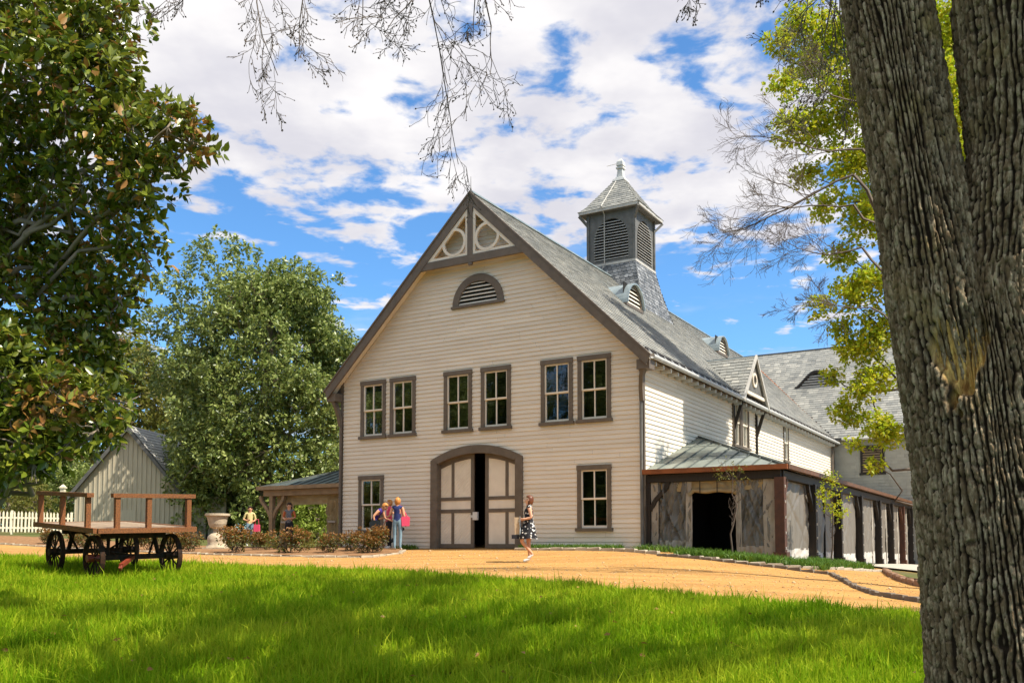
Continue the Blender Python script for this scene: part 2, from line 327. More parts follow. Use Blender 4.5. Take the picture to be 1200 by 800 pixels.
_A[:_n, :_n] = _U(_d) + np.eye(_n) * 2.0; _A[:_n, _n] = 1; _A[:_n, _n + 1:] = CP[:, :2]; _A[_n, :_n] = 1; _A[_n + 1:, :_n] = CP[:, :2].T
_w = np.linalg.solve(_A, np.concatenate([CP[:, 2], [0, 0, 0]]))
def GZ(x, y):
    x = np.asarray(x, float); y = np.asarray(y, float); xs = np.clip(x, -60, 60); ys = np.clip(y, -25, 90); sh = xs.shape
    xs = xs.ravel(); ys = ys.ravel(); out = np.zeros(len(xs))
    for a in range(0, len(xs), 20000):
        r = np.hypot(xs[a:a + 20000, None] - CP[None, :, 0], ys[a:a + 20000, None] - CP[None, :, 1])
        out[a:a + 20000] = _U(r) @ _w[:_n] + _w[_n] + xs[a:a + 20000] * _w[_n + 1] + ys[a:a + 20000] * _w[_n + 2]
    return out.reshape(sh) + ZC
def gz(x, y): return float(GZ(np.array([x]), np.array([y]))[0])
def sheet(name, us, vs, fx, lift, mat, kind='structure', lump=0.):
    """grid sheet; fx(u,v)->x,y"""
    Ug, Vg = np.meshgrid(us, vs); x, y = fx(Ug, Vg); z = GZ(x, y) + lift
    if lump: z = z + lump * (np.sin(x * 2.1 + y * 1.3) * np.sin(y * 2.7 - x * .8) + .5 * np.sin(x * 5.3 - y * 4.1))
    nu, nv = len(us), len(vs); i = np.arange((nu - 1) * (nv - 1)); r = i // (nu - 1); c = i % (nu - 1); a = r * nu + c
    me = np_mesh(name, np.stack([x, y, z], -1).reshape(-1, 3), [np.stack([a, a + 1, a + nu + 1, a + nu], 1)], smooth=True)
    return link(name, me, mat, None, kind)
EDGE = np.array([(-60, 30), (-30, 25.5), (-20, 24), (-13, 22.8), (-10.4, 22.2), (-6, 20.6), (-2.83, 18.6), (0, 15.3), (1.36, 14.36), (2.96, 13.04), (5.45, 11.75), (8, 10.6), (14, 8.5), (30, 4), (60, -4)], float)
def yedge(x): 
    y = np.interp(x, EDGE[:, 0], EDGE[:, 1]); return y + .10 * np.sin(x * 2.3) + .06 * np.sin(x * 6.1 + 1)
r1 = np.concatenate([-np.geomspace(900, 62, 14), np.linspace(-60, 60, 61), np.geomspace(62, 900, 14)])
r2 = np.concatenate([-np.geomspace(500, 27, 10), np.linspace(-25, 90, 60), np.geomspace(92, 1500, 16)])
sheet('ground', r1, r2, lambda u, v: (u, v), -.06, 'field')
sheet('gravel_drive', np.linspace(-40, 34, 149), np.linspace(0, 1, 75), lambda u, v: (u, (yedge(u) - .6) * (1 - v) + v * np.where(u < -6, np.interp(u, [-40, -22, -17, -12, -6], [37.5, 37.5, 36.5, 36.5, 36.5]), 62)), 0, 'gravel', lump=.006)
sheet('lawn', np.linspace(-34, 30, 129), np.linspace(0, 1, 70), lambda u, v: (u, -14 * (1 - v) + v * yedge(u)), .015, 'soil_grass')

# ---------------------------------------------------------------- slate / board surfaces
def slates(mb, P0, U, V, N, vmax, ext, exp=.2, wid=.28, thick=.014, jig=1., gap=.006):
    P0 = Vector(P0); U = Vector(U); V = Vector(V); N = Vector(N); r = 0; v = 0.
    while v < vmax - .02:
        v1 = min(v + exp * 1.35, vmax); a0, b0 = ext(v); a1, b1 = ext(v1)
        u = min(a0, a1) - (wid * .5 if r % 2 else 0) - rnd(0, .05)
        while u < max(b0, b1):
            w = wid * rnd(.8, 1.2) if jig else wid; ua, ub = u + gap / 2, u + w - gap / 2; u += w
            c0 = (max(ua, a0), min(ub, b0)); c1 = (max(ua, a1), min(ub, b1))
            if c0[1] - c0[0] < .01: continue
            if c1[1] < c1[0]: m = (c1[0] + c1[1]) / 2; c1 = (m, m)
            h0 = thick * 2 + rnd(0, .006) * jig; dv = rnd(-.01, .01) * jig; h1 = .004
            q = [P0 + U * c0[0] + V * (v + dv) + N * h0, P0 + U * c0[1] + V * (v + dv) + N * h0, P0 + U * c1[1] + V * v1 + N * h1, P0 + U * c1[0] + V * v1 + N * h1]
            e = [P0 + U * c0[0] + V * (v + dv) + N * (h0 - thick), P0 + U * c0[1] + V * (v + dv) + N * (h0 - thick)]
            al = min(1, max(0, random.gauss(.32, .22))) if rnd() > .03 else 1.
            mb.face([tuple(k) for k in q], al); mb.face([tuple(e[0]), tuple(e[1]), tuple(q[1]), tuple(q[0])], al)
        v += exp; r += 1
def boards(mb, z0, z1, ext, holes=(), exp=.14, out=.03):
    """lapped clapboards in the builder's (u, n, z); ext(z)->(a,b); each hole(z)->(a,b) or None"""
    z = z0
    while z < z1 - .005:
        zt = min(z + exp, z1); iv = [(ext(z), ext(zt))]
        iv = [((a[0], a[1]), (b[0], b[1])) for a, b in iv if a[1] - a[0] > .01]
        for h in holes:
            k = h(z + exp * .5)
            if not k: continue
            nv = []
            for lo, hi in iv:
                if k[1] <= lo[0] or k[0] >= lo[1]: nv.append((lo, hi)); continue
                if k[0] > lo[0]: nv.append(((lo[0], k[0]), (hi[0], k[0])))
                if k[1] < lo[1]: nv.append(((k[1], lo[1]), (k[1], hi[1])))
            iv = nv
        for lo, hi in iv:
            u0, u1 = lo; L = u1 - u0; cuts = [0.]
            t = rnd(1.5, 4)
            while t < L - .6: cuts.append(t / L); t += rnd(2.5, 4.5)
            cuts.append(1.)
            for i in range(len(cuts) - 1):
                c, d = cuts[i], cuts[i + 1] - (.003 / L if i < len(cuts) - 2 else 0); al = min(1, max(0, random.gauss(.18, .13)))
                A0, A1 = lo[0] + (lo[1] - lo[0]) * c, lo[0] + (lo[1] - lo[0]) * d; B0, B1 = hi[0] + (hi[1] - hi[0]) * c, hi[0] + (hi[1] - hi[0]) * d
                o = out + rnd(-.002, .003)
                mb.face([(A0, o, z), (A1, o, z), (B1, .003, zt), (B0, .003, zt)], al); mb.face([(A0, -.01, z), (A1, -.01, z), (A1, o, z), (A0, o, z)], al)
        z += exp
def rect(a, b, z0, z1): return lambda z: (a, b) if z0 < z < z1 else None

# ---------------------------------------------------------------- carriage house
H = empty('carriage_house', (OX, OY, BZ), YAW)
tag(H, 'large cream clapboard carriage house with slate roof, arched barn doors and louvred cupola', 'building')
RIDGE, EAVE, HW, EO, OV, BACK = 11.66, 5.65, 5.8, 6.2, -.42, 27.5
SL = (RIDGE - EAVE) / EO
FR = ((0, 0, 0), (1, 0), (0, -1))                 # front plane: u=x, n towards the viewer
SR = ((HW, 0, 0), (0, 1), (1, 0))                 # right side wall: u=y
SLf = ((-HW, 0, 0), (0, 1), (-1, 0))
UPW = [(-4.92, -3.80), (-3.60, -2.50), (-1.31, -.19), (.17, 1.30), (2.41, 3.53), (3.70, 4.81)]
LOW = [(-4.98, -3.86), (3.67, 4.80)]
DXC, DR, DZ = -.03, 1.78, 2.92
def roofz(x): return RIDGE - abs(x) * SL
def arch_z(x): # outer arch of the barn door: segment of a circle rising .45 over half width 1.78
    rr = (DR ** 2 + .45 ** 2) / (2 * .45); return DZ + .45 - rr + math.sqrt(max(rr * rr - (x - DXC) ** 2, 0))
def door_hole(z):
    if z < DZ: return (DXC - DR + .1, DXC + DR - .1)
    for k in range(60):
        x = DR * (1 - k / 60)
        if arch_z(DXC + x) - .1 > z: return (DXC - x, DXC + x)
    return None
def vent_hole(z):
    t = (z - 8.0) / 1.0
    return None if not 0 < t < .93 else (.04 - .95 * math.sqrt(1 - t * t), .04 + .95 * math.sqrt(1 - t * t))
holes = [rect(a + .08, b - .08, 3.90, 5.84) for a, b in UPW] + [rect(a + .08, b - .08, .60, 2.48) for a, b in LOW] + [door_hole, vent_hole]
mb = MB(FR); boards(mb, -.35, RIDGE - .3, lambda z: (-HW, HW) if z < roofz(HW) - .05 else (-(RIDGE - .18 - z) / SL, (RIDGE - .18 - z) / SL), holes); mb.build('front_clapboards', 'clapboard', H, 'stuff')
side_holes = [rect(8.88, 9.72, 3.9, 5.75), rect(9.98, 10.82, 3.9, 5.75), rect(16.6, 17.3, 3.9, 5.6)]
mb = MB(SR); boards(mb, -1.3, 5.9, lambda z: (0, BACK), side_holes); mb.build('side_clapboards', 'clapboard', H, 'stuff')
mb = MB(SLf); boards(mb, -.6, 5.9, lambda z: (0, BACK)); mb.build('side_clapboards', 'clapboard', H, 'stuff')
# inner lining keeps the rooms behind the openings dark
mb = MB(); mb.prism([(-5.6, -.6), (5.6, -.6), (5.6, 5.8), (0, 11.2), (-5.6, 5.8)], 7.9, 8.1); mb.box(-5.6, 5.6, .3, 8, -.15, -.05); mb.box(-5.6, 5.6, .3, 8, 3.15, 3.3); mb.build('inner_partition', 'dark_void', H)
# corner boards and downspouts
for s in (-1, 1):
    mb = MB(FR); mb.box(s * HW - .07, s * HW + .07, -.07, .035, -.6, roofz(HW) - .02); mb.build('corner_board', 'brown_trim', H)
    mb = MB(FR); mb.tube([(s * (HW - .0), .09, -.2), (s * (HW - .0), .09, 4.6), (s * (HW + .06), .16, 5.0), (s * (HW + .3), .16, 5.5)], .05, 8); mb.build('downspout', 'grey_wood' if s > 0 else 'brown_trim', H)
for a, b in ((-HW + .07, DXC - DR), (DXC + DR, HW - .07)): mb = MB(FR); mb.box(a, b, -.01, .05, -.5, .0); mb.build('base_board', 'stone', H)

def window(T, u0, u1, z0, z1, cas=.13, dep=.06, sill=True, paneh=2, label=None, cols=2):
    mb = MB(T); zc = z0 + .1
    mb.box(u0, u0 + cas, -.04, dep, zc, z1); mb.box(u1 - cas, u1, -.04, dep, zc, z1); mb.box(u0 - .012, u1 + .012, -.04, dep + .015, z1 - .15, z1)
    w = mb.build('window', 'brown_trim', H)
    if label: w['label'] = label
    if sill: mb = MB(T); mb.box(u0 - .05, u1 + .05, -.04, dep + .06, z0, zc + .002); mb.build('sill', 'brown_trim', w)
    a, b, c, d = u0 + cas - .01, u1 - cas + .01, zc, z1 - .14; m = (c + d) / 2; t = .05
    mb = MB(T)
    for lo, hi, n in ((m - .02, d, .02), (c, m + .02, -.012)):
        mb.box(a, a + t, n - .03, n + .012, lo, hi); mb.box(b - t, b, n - .03, n + .012, lo, hi)
        mb.box(a + t, b - t, n - .03, n + .010, hi - t, hi); mb.box(a + t, b - t, n - .03, n + .010, lo, lo + t + (.03 if lo == c else 0))
        if cols == 2: mb.box((a + b) / 2 - .016, (a + b) / 2 + .016, n - .025, n + .008, lo + t, hi - t)
    mb.build('sash', 'cream_trim', w)
    for lo, hi, n in ((m - .02, d, .0), (c, m + .02, -.03)):
        for k in range(cols):
            x0 = a + .02 + k * (b - a - .04) / cols; x1 = x0 + (b - a - .04) / cols; mb = MB(T)
            mb.box(x0, x1, n - .014, n - .008, lo + .02, hi - .02); mb.build('pane', 'pane', w)
    return w
for a, b in UPW: window(FR, a, b, 3.82, 5.89)
for i, (a, b) in enumerate(LOW):
    w = window(FR, a, b, .52, 2.53)
    if i == 0:
        mb = MB(FR); mb.box(a + .2, (a + b) / 2 - .03, -.16, -.15, 1.5, 2.4); mb.box(a + .2, a + .34, -.17, -.155, .65, 1.5); mb.box(b - .34, b - .2, -.17, -.155, .65, 1.5); mb.build('reflection_sheet', 'reflection_sheet', w)  # pale sheet and strips added behind the glass, standing in for a reflection
    else:
        mb = MB(FR); mb.lathe([(.02, 2.02), (.06, 1.99), (.085, 1.92), (.06, 1.90)], 10, (b - .33, -.5)); mb.tube([(b - .33, -.5, 2.02), (b - .33, -.5, 3.1)], .008, 4)
        l = mb.build('pendant_lamp', 'bulb', None); l.location = (OX, OY, BZ); l.rotation_euler = (0, 0, YAW); tag(l, 'small glowing orange pendant lamp behind the lower window by the downspout', 'lamp')

# barn door: casing, two leaves slid apart
mb = MB(FR); f0 = .26
mb.box(DXC - DR, DXC - DR + f0, -.12, .10, -.05, DZ); mb.box(DXC + DR - f0, DXC + DR, -.12, .10, -.05, DZ)
def arch_band(mb, top, bot, n0, n1, x0, x1, k=24):
    for i in range(k):
        xa, xb = x0 + (x1 - x0) * i / k, x0 + (x1 - x0) * (i + 1) / k; q = []
        for n in (n0, n1): q += [(xa, n, bot(xa)), (xb, n, bot(xb)), (xb, n, top(xb)), (xa, n, top(xa))]
        mb.hexa(q)
inner = lambda x: min(arch_z(DXC + (x - DXC) * .985) - .27, 9)
arch_band(mb, arch_z, lambda x: max(inner(x), DZ - .28 if False else DZ - .0) if abs(x - DXC) > DR - f0 else inner(x), -.118, .104, DXC - DR, DXC + DR)
mb.build('door_casing', 'brown_trim', H)
def leaf(x0, x1, flip, diag):
    top = lambda x: arch_z(x) - .12
    r = MB(FR); st = .12; xm = x0 + (x1 - x0) * (.60 if flip else .42)
    zs = (.0, .14, 1.16, 1.28, 1.57, 1.68)
    r.box(x0, x0 + st, -.16, -.10, 0, top(x0) - .02); r.box(x1 - st, x1, -.16, -.10, 0, top(x1) - .02)
    for a, b in ((.0, .14), (1.16, 1.28), (1.57, 1.68)): r.box(x0 + st, x1 - st, -.16, -.102, a, b)
    r.box(xm - .055, xm + .055, -.16, -.104, .14, 1.16); r.box(xm - .055, xm + .055, -.16, -.104, 1.68, top(xm) - .05)
    arch_band(r, top, lambda x: top(x) - .30, -.158, -.106, x0 + st, x1 - st, 10)
    d = r.build('barn_door', 'brown_trim', H)
    for a, b, c, e in ((x0 + st, xm - .055, .14, 1.16), (xm + .055, x1 - st, .14, 1.16), (x0 + st, x1 - st, 1.28, 1.57), (x0 + st, xm - .055, 1.68, 3.1), (xm + .055, x1 - st, 1.68, 3.1)):
        p = MB(FR); tz = min(e, min(top(a), top(b)) - .12) if e > 3 else e
        if not diag or e < 1.6 and c > 1.2: p.box(a, b, -.15, -.125, c, tz)
        else:                                             # diagonal beaded boards
            p.box(a, b, -.155, -.14, c, tz); wd = .13; k0 = c - (b - a); k = k0
            while k < tz:
                lo = [(a, k), (b, k + (b - a)), (b, k + (b - a) + wd - .012), (a, k + wd - .012)]
                po = clip(lo, c, tz)
                if len(po) > 2: p.prism(po, -.14, -.122)
                k += wd
        p.build('door_panel', 'cream_trim', d)
    return d
def clip(poly, z0, z1):
    for s, zz_ in ((1, z0), (-1, z1)):
        out = []
        for i in range(len(poly)):
            A, B = poly[i], poly[(i + 1) % len(poly)]; ia, ib = s * (A[1] - zz_) >= 0, s * (B[1] - zz_) >= 0
            if ia: out.append(A)
            if ia != ib: t = (zz_ - A[1]) / (B[1] - A[1]); out.append((A[0] + (B[0] - A[0]) * t, zz_))
        poly = out
        if not poly: return []
    return poly
dl = leaf(-1.64, -.19, False, True); dr = leaf(.25, 1.62, True, False)
mb = MB(FR); mb.box(-.2, -.02, -.12, -.04, .92, 1.18); mb.box(-.29, -.19, -.1, -.05, 1.0, 1.08); mb.build('latch', 'white_metal', dl)
# half-round gable vent
def half_vent(T, cu, cz, r, band, parent, sz=1., name='gable_vent', trim='brown_trim', slat='cream_trim', n0=-.02, n1=.07, step=.13, sillw=.08):
    mb = MB(T); mb.arc(cu, cz, r - band, r, 0, math.pi, n0, n1, 22, sz); mb.box(cu - r - .04, cu + r + .04, n0, n1 + .04, cz - sillw, cz - .002)
    v = mb.build(name, trim, parent)
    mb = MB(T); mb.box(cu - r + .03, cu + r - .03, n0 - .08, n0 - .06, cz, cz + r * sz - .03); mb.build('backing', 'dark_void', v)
    z = cz + .03
    while z < cz + (r - band) * sz - .05:
        t = (z - cz + .03) / ((r - band) * sz); w = (r - band + .02) * math.sqrt(max(0, 1 - t * t)); mb = MB(T)
        mb.hexa([(cu - w, n1 - .03, z), (cu + w, n1 - .03, z), (cu + w, n0 - .03, z + step * .55), (cu - w, n0 - .03, z + step * .55), (cu - w, n1 - .03, z + .018), (cu + w, n1 - .03, z + .018), (cu + w, n0 - .03, z + step * .55 + .018), (cu - w, n0 - .03, z + step * .55 + .018)])
        mb.build('slat', slat, v); z += step
    return v
half_vent(FR, .04, 8.05, 1.0, .24, H, 1.0)

# roof: decks, slates, bargeboards, gutters
WR_Y, WR_Z, WE_Y, WE_Z = 33.0, 12.2, 27.1, 5.9
WSL = (WR_Z - WE_Z) / (WR_Y - WE_Y)
UPV = Vector((-1, 0, SL)).normalized(); NR = Vector((SL, 0, 1)).normalized(); SLEN = math.hypot(EO, RIDGE - EAVE)
def back_ext(v):                                        # the main slope ends in the valley with the wing
    z = EAVE + UPV.z * v; return WE_Y + (z - WE_Z) / WSL if z > WE_Z else WE_Y
def main_cut(v):
    return (OV, max(back_ext(v), 27.1))
mb = MB(); slates(mb, (EO, 0, EAVE), (0, 1, 0), UPV, NR, SLEN, main_cut, .19, .27); mb.build('roof_slates', 'slate', H, 'stuff')
mb = MB(); mb.prism([(-EO, EAVE), (0, RIDGE), (EO, EAVE), (EO, EAVE - .10), (0, RIDGE - .14), (-EO, EAVE - .10)], OV + .03, 33); mb.build('roof_deck', 'slate_base', H)
mb = MB(); slates(mb, (-EO, 0, EAVE), (0, 1, 0), (-UPV.x, 0, UPV.z), (-NR.x, 0, NR.z), SLEN, lambda v: (OV, 33), .38, 1.1); mb.build('roof_slates', 'slate', H, 'stuff')
mb = MB(); mb.bar((0, OV, RIDGE + .03), (0, 33, RIDGE + .03), .16, .05); mb.build('ridge_cap', 'patina', H)
for s in (-1, 1):                                       # bargeboards, soffits
    mb = MB(FR); dz = .40
    mb.prism([(0, RIDGE + .0), (s * (EO + .03), EAVE - .03), (s * (EO - .07), EAVE - .03 - dz + .10), (0, RIDGE - dz)], -OV, -OV + .07); mb.build('bargeboard', 'brown_trim', H)
    mb = MB(FR); mb.prism([(0, RIDGE + .045), (s * (EO + .08), EAVE - .03), (s * (EO + .08), EAVE - .10), (0, RIDGE - .03)], -OV - .03, -OV + .10); mb.build('rake_mould', 'brown_trim', H)
    mb = MB(FR); mb.prism([(0, RIDGE - .15), (s * EO, EAVE - .12), (s * EO, EAVE - .15), (0, RIDGE - .19)], .0, -OV); mb.build('soffit', 'cream_trim', H)
    mb = MB(FR); pts = [(s * (HW + .03), .08, 4.35), (s * (HW + .04), .15, 4.7), (s * (HW + .10), .26, 5.05), (s * (HW + .20), .34, 5.35)]
    for i in range(3): mb.bar(pts[i], pts[i + 1], .12, .13, (0, -1, .1))
    mb.build('eave_bracket', 'brown_trim', H)
    mb = MB(FR); mb.box(min(s * HW, s * EO), max(s * HW, s * EO), 0, -OV - .01, EAVE - .42, EAVE - .13); mb.build('eave_return', 'brown_trim', H)
# gable screen
mb = MB(FR); mb.box(-2.16, 2.16, -OV - .05, -OV + .055, 9.33, 9.58); sc_ = mb.build('gable_screen', 'brown_trim', H)
mb = MB(FR); mb.box(-.10, .10, -OV - .05, -OV + .058, 9.584, RIDGE - .35); mb.build('king_post', 'brown_trim', sc_)
mb = MB(FR); mb.box(-.07, .07, -OV - .03, -OV + .05, 9.24, 9.328); mb.build('drop', 'brown_trim', sc_)
for s in (-1, 1):
    mb = MB(FR); a, b = s * .10, s * 1.86
    mb.box(min(s * .102, s * .19), max(s * .102, s * .19), -OV - .03, -OV + .03, 9.585, 11.0)
    mb.box(min(s * .192, s * 1.75), max(s * .192, s * 1.75), -OV - .03, -OV + .032, 9.585, 9.67)
    mb.prism([(s * .12, RIDGE - .52 - .0), (s * 1.84, RIDGE - .52 - 1.72 * SL), (s * 1.72, RIDGE - .52 - 1.72 * SL - .02), (s * .12, RIDGE - .67)], -OV - .03, -OV + .034)
    mb.build('screen_trim', 'cream_trim', sc_)
    mb = MB(FR); mb.arc(s * .645, 10.10, .385, .475, 0, 2 * math.pi, -OV - .03, -OV + .04, 32); mb.build('ring', 'cream_trim', sc_)
mb = MB(FR); mb.lathe([(.035, RIDGE), (.03, RIDGE + .12), (.012, RIDGE + .2), (.006, RIDGE + .55)], 8, (0, -OV)); mb.build('finial', 'grey_wood', H)
# side eave: fascia, gutter, hooks
mb = MB(); mb.tube([(EO + .07, OV + .1, EAVE - .06), (EO + .07, 26.9, EAVE - .06)], .075, 8); mb.smooth = True; mb.build('gutter', 'white_metal', H)
mb = MB(); mb.box(HW + .03, EO - .05, .03, BACK, EAVE - .16, EAVE - .13); mb.build('soffit', 'brown_trim', H)
mb = MB(); y = .2
while y < 26.6: mb.bar((HW + .05, y, EAVE - .2), (EO - .02, y, EAVE - .2), .07, .13); y += .62
mb.build('rafter_tails', 'white_metal', H, 'stuff')
mb = MB(); y = -.2
while y < 26.6: mb.bar((EO + .10, y, EAVE - .10), (EO - .10, y, EAVE + .17), .03, .02); y += .62
mb.build('gutter_hooks', 'white_metal', H, 'stuff')
mb = MB(); mb.bar((EO - .12, OV, EAVE + .17), (EO - .12, 26.9, EAVE + .17), .03, .10); mb.build('snow_guard', 'dark_post', H)
# rooftop half-round vents with patina hoods
def roof_vent(x, y, z, r, sz):
    T = ((x, y, 0), (0, 1), (1, 0)); v = half_vent(T, 0, z, r, .10, H, sz, 'roof_vent', 'brown_trim', 'cream_trim', -.02, .03, .15, .12)
    mb = MB(T); mb.arc(0, z - .02, r, r + .05, 0, math.pi, -1.3, .14, 18, sz); mb.build('hood', 'patina', v)
    mb = MB(T); mb.prism([(-r, z - .6), (r, z - .6), (r, z - .1), (-r, z - .1)], -.5, -.03); mb.build('apron', 'copper', v)
roof_vent(2.78, 6.55, 9.08, .78, 1.05); roof_vent(2.25, 19.0, 9.62, .78, 1.05)
# wall dormer
DC, DHW, DPZ, DXF = 10.45, 1.75, 7.5, 6.22
DS = (DPZ - 5.6) / DHW
for s in (-1, 1):
    V = Vector((0, -s, DS)).normalized(); N = Vector((0, s * DS, 1)).normalized(); Lr = math.hypot(DHW, DPZ - 5.6)
    def dext(v, s=s):
        z = 5.6 + V.z * v; xb = (RIDGE - z) / SL; return (xb - .05, DXF + .12)
    mb = MB(); slates(mb, (0, DC + s * DHW, 5.6), (1, 0, 0), V, N, Lr, dext, .19, .26); mb.build('roof_slates', 'slate', H, 'stuff')
    mb = MB(((DXF + .06, DC, 0), (0, 1), (1, 0))); mb.prism([(0, DPZ + .06), (s * (DHW + .1), 5.55), (s * (DHW + .02), 5.48), (0, DPZ - .10)], 0, .08); mb.build('bargeboard', 'louvre', H)
T = ((DXF, DC, 0), (0, 1), (1, 0))
mb = MB(); mb.hexa([(4.0, DC - .03, DPZ - .1), (DXF, DC - .03, DPZ - .1), (DXF, DC + .03, DPZ - .1), (4.0, DC + .03, DPZ - .1), (4.0, DC - .03, DPZ + .03), (DXF + .1, DC - .03, DPZ + .03), (DXF + .1, DC + .03, DPZ + .03), (4.0, DC + .03, DPZ + .03)]); mb.build('ridge_cap', 'patina', H)
mb = MB(T); mb.prism([(-DHW + .4, 5.98), (DHW - .4, 5.98), (0, DPZ - .15)], -.05, .0); g_ = mb.build('dormer_gable', 'grey_wood', H)
mb = MB(T); mb.arc(0, 6.55, .20, .29, 0, 2 * math.pi, -.01, .05, 20); mb.box(-1.3, 1.3, -.02, .06, 5.88, 6.0); mb.build('gable_trim', 'cream_trim', g_)
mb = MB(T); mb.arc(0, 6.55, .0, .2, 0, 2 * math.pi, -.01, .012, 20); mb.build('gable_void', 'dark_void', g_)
for s in (-1, 1):
    mb = MB(((HW, DC, 0), (0, 1), (1, 0))); mb.bar((s * 1.55, .05, 4.5), (s * 1.55, .38, 5.5), .09, .12); mb.bar((s * 1.55, .05, 3.5), (s * 1.55, .05, 5.6), .10, .1); mb.build('dormer_bracket', 'dark_post', H)
mb = MB(((HW, DC, 0), (0, 1), (1, 0))); mb.box(-1.6, 1.6, .0, .40, 5.62, 5.72); mb.build('dormer_soffit', 'brown_trim', H)
for a, b in ((8.80, 9.80), (9.90, 10.90)): window(SR, a, b, 3.8, 5.8, .10, .08)
window(SR, 16.5, 17.4, 3.8, 5.66, .09, .06, cols=1)
mb = MB(SR); mb.tube([(26.9, .12, -1), (26.9, .12, 5.3)], .06, 6); mb.box(27.2, 27.5, .0, .12, -1, 5.6); mb.build('downspout', 'brown_trim', H)
# rear cross wing
mb = MB(); UW = Vector((0, WR_Y - WE_Y, WR_Z - WE_Z)).normalized(); NW = Vector((0, -WSL, 1)).normalized(); WL = math.hypot(WR_Y - WE_Y, WR_Z - WE_Z)
def wext(v):
    z = WE_Z + UW.z * v; return ((RIDGE - z) / SL if z < RIDGE else -3., 17.4)
slates(mb, (0, WE_Y, WE_Z), (1, 0, 0), UW, NW, WL, wext, .20, .30); mb.build('roof_slates', 'slate', H, 'stuff')
mb = MB(((0, 0, 0), (0, 1), (1, 0))); mb.prism([(WE_Y, WE_Z - .02), (WR_Y, WR_Z - .02), (2 * WR_Y - WE_Y, WE_Z), (2 * WR_Y - WE_Y, WE_Z - .15), (WR_Y, WR_Z - .2), (WE_Y, WE_Z - .12)], -12, 17.4); mb.build('roof_deck', 'slate_base', H)
mb = MB(); mb.bar((-12, WR_Y, WR_Z + .02), (17.4, WR_Y, WR_Z + .02), .16, .06); mb.build('ridge_cap', 'grey_wood', H)
mb = MB(); mb.tube([(6.4, WE_Y - .03, WE_Z - .06), (17.4, WE_Y - .03, WE_Z - .06)], .08, 8); mb.build('gutter', 'white_metal', H)
for s in (0,):                                           # valley flashing
    mb = MB(); A = Vector((EO - .1, WE_Y + (EAVE - WE_Z) / WSL, EAVE + .05)); B = Vector((0, WE_Y + (RIDGE - WE_Z) / WSL, RIDGE + .05)); mb.bar(tuple(A), tuple(B), .10, .03); mb.build('valley_flashing', 'copper', H)
mb = MB(); slates(mb, (0, BACK, 1.0), (1, 0, 0), (0, 0, 1), (0, -1, 0), 4.9, lambda v: (HW + .02, 17), .17, .3); mb.build('wall_slates', 'wing_slate', H, 'stuff')
mb = MB(); mb.box(-12, 17, BACK + .03, BACK + .25, -2, WE_Z); mb.box(-12, -11.8, BACK, 38, -2, WE_Z); mb.box(16.8, 17, BACK + .25, 38, -2, WE_Z); mb.prism([(-12, 0), (17, 0), (17, 5), (-12, 5)], 38, 38.2); mb.build('wing_wall', 'wing_slate', H)
mb = MB(((17, 0, 0), (0, 1), (1, 0))); mb.prism([(BACK, WE_Z), (2 * WR_Y - BACK, WE_Z), (WR_Y, WR_Z - .3)], -.2, 0); mb.build('wing_gable', 'wing_slate', H)
T = ((7.9, BACK, 0), (1, 0), (0, -1)); mb = MB(T)
for a, b, c, d in ((-.62, -.5, 3.95, 5.45), (.5, .62, 3.95, 5.45), (-.62, .62, 5.33, 5.46), (-.68, .68, 3.85, 3.97)): mb.box(a, b, -.02, .09, c, d)
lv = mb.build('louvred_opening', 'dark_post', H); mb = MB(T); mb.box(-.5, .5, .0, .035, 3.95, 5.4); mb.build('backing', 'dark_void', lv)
for k in range(10):
    mb = MB(T); z = 4.0 + k * .135; mb.hexa([(-.5, .085, z), (.5, .085, z), (.5, .035, z + .07), (-.5, .035, z + .07), (-.5, .085, z + .02), (.5, .085, z + .02), (.5, .035, z + .09), (-.5, .035, z + .09)]); mb.build('slat', 'porch_wood', lv)
# eyebrow dormer on the wing
def brow():
    y0, zb = 30.42, 9.45; f = lambda u: .95 * (math.cos(max(-1, min(1, u / 1.28)) * math.pi) * .5 + .5) ** .72
    T = ((4.42, y0, 0), (1, 0), (0, -1)); k = 24; mb = MB(T); us = [-1.28 + 2.56 * i / k for i in range(k + 1)]
    for i in range(k):
        a, b = us[i], us[i + 1]; q = []
        for n in (-1.0, .10): q += [(a, n, zb + f(a) - .02), (b, n, zb + f(b) - .02), (b, n, zb + f(b) + .05), (a, n, zb + f(a) + .05)]
        mb.hexa(q)
    v = mb.build('eyebrow_dormer', 'slate_base', H)
    mb = MB(T)
    for i in range(k):
        a, b = us[i], us[i + 1]; q = []
        for n in (-.02, .06): q += [(a, n, zb + max(f(a) - .16, -.06)), (b, n, zb + max(f(b) - .16, -.06)), (b, n, zb + f(b) - .02), (a, n, zb + f(a) - .02)]
        mb.hexa(q)
    mb.box(-1.3, 1.3, -.02, .07, zb - .14, zb - .062); mb.build('trim', 'dark_post', v)
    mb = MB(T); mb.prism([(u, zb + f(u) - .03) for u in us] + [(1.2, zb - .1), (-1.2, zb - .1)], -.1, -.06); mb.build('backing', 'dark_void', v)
    z = zb
    while z < zb + .74:
        us_ = [u for u in us if f(u) - .12 > z - zb + .03]
        if us_: mb = MB(T); mb.hexa([(us_[0], .03, z), (us_[-1], .03, z), (us_[-1], -.05, z + .07), (us_[0], -.05, z + .07), (us_[0], .03, z + .03), (us_[-1], .03, z + .03), (us_[-1], -.05, z + .1), (us_[0], -.05, z + .1)]); mb.build('slat', 'louvre', v)
        z += .15
brow()
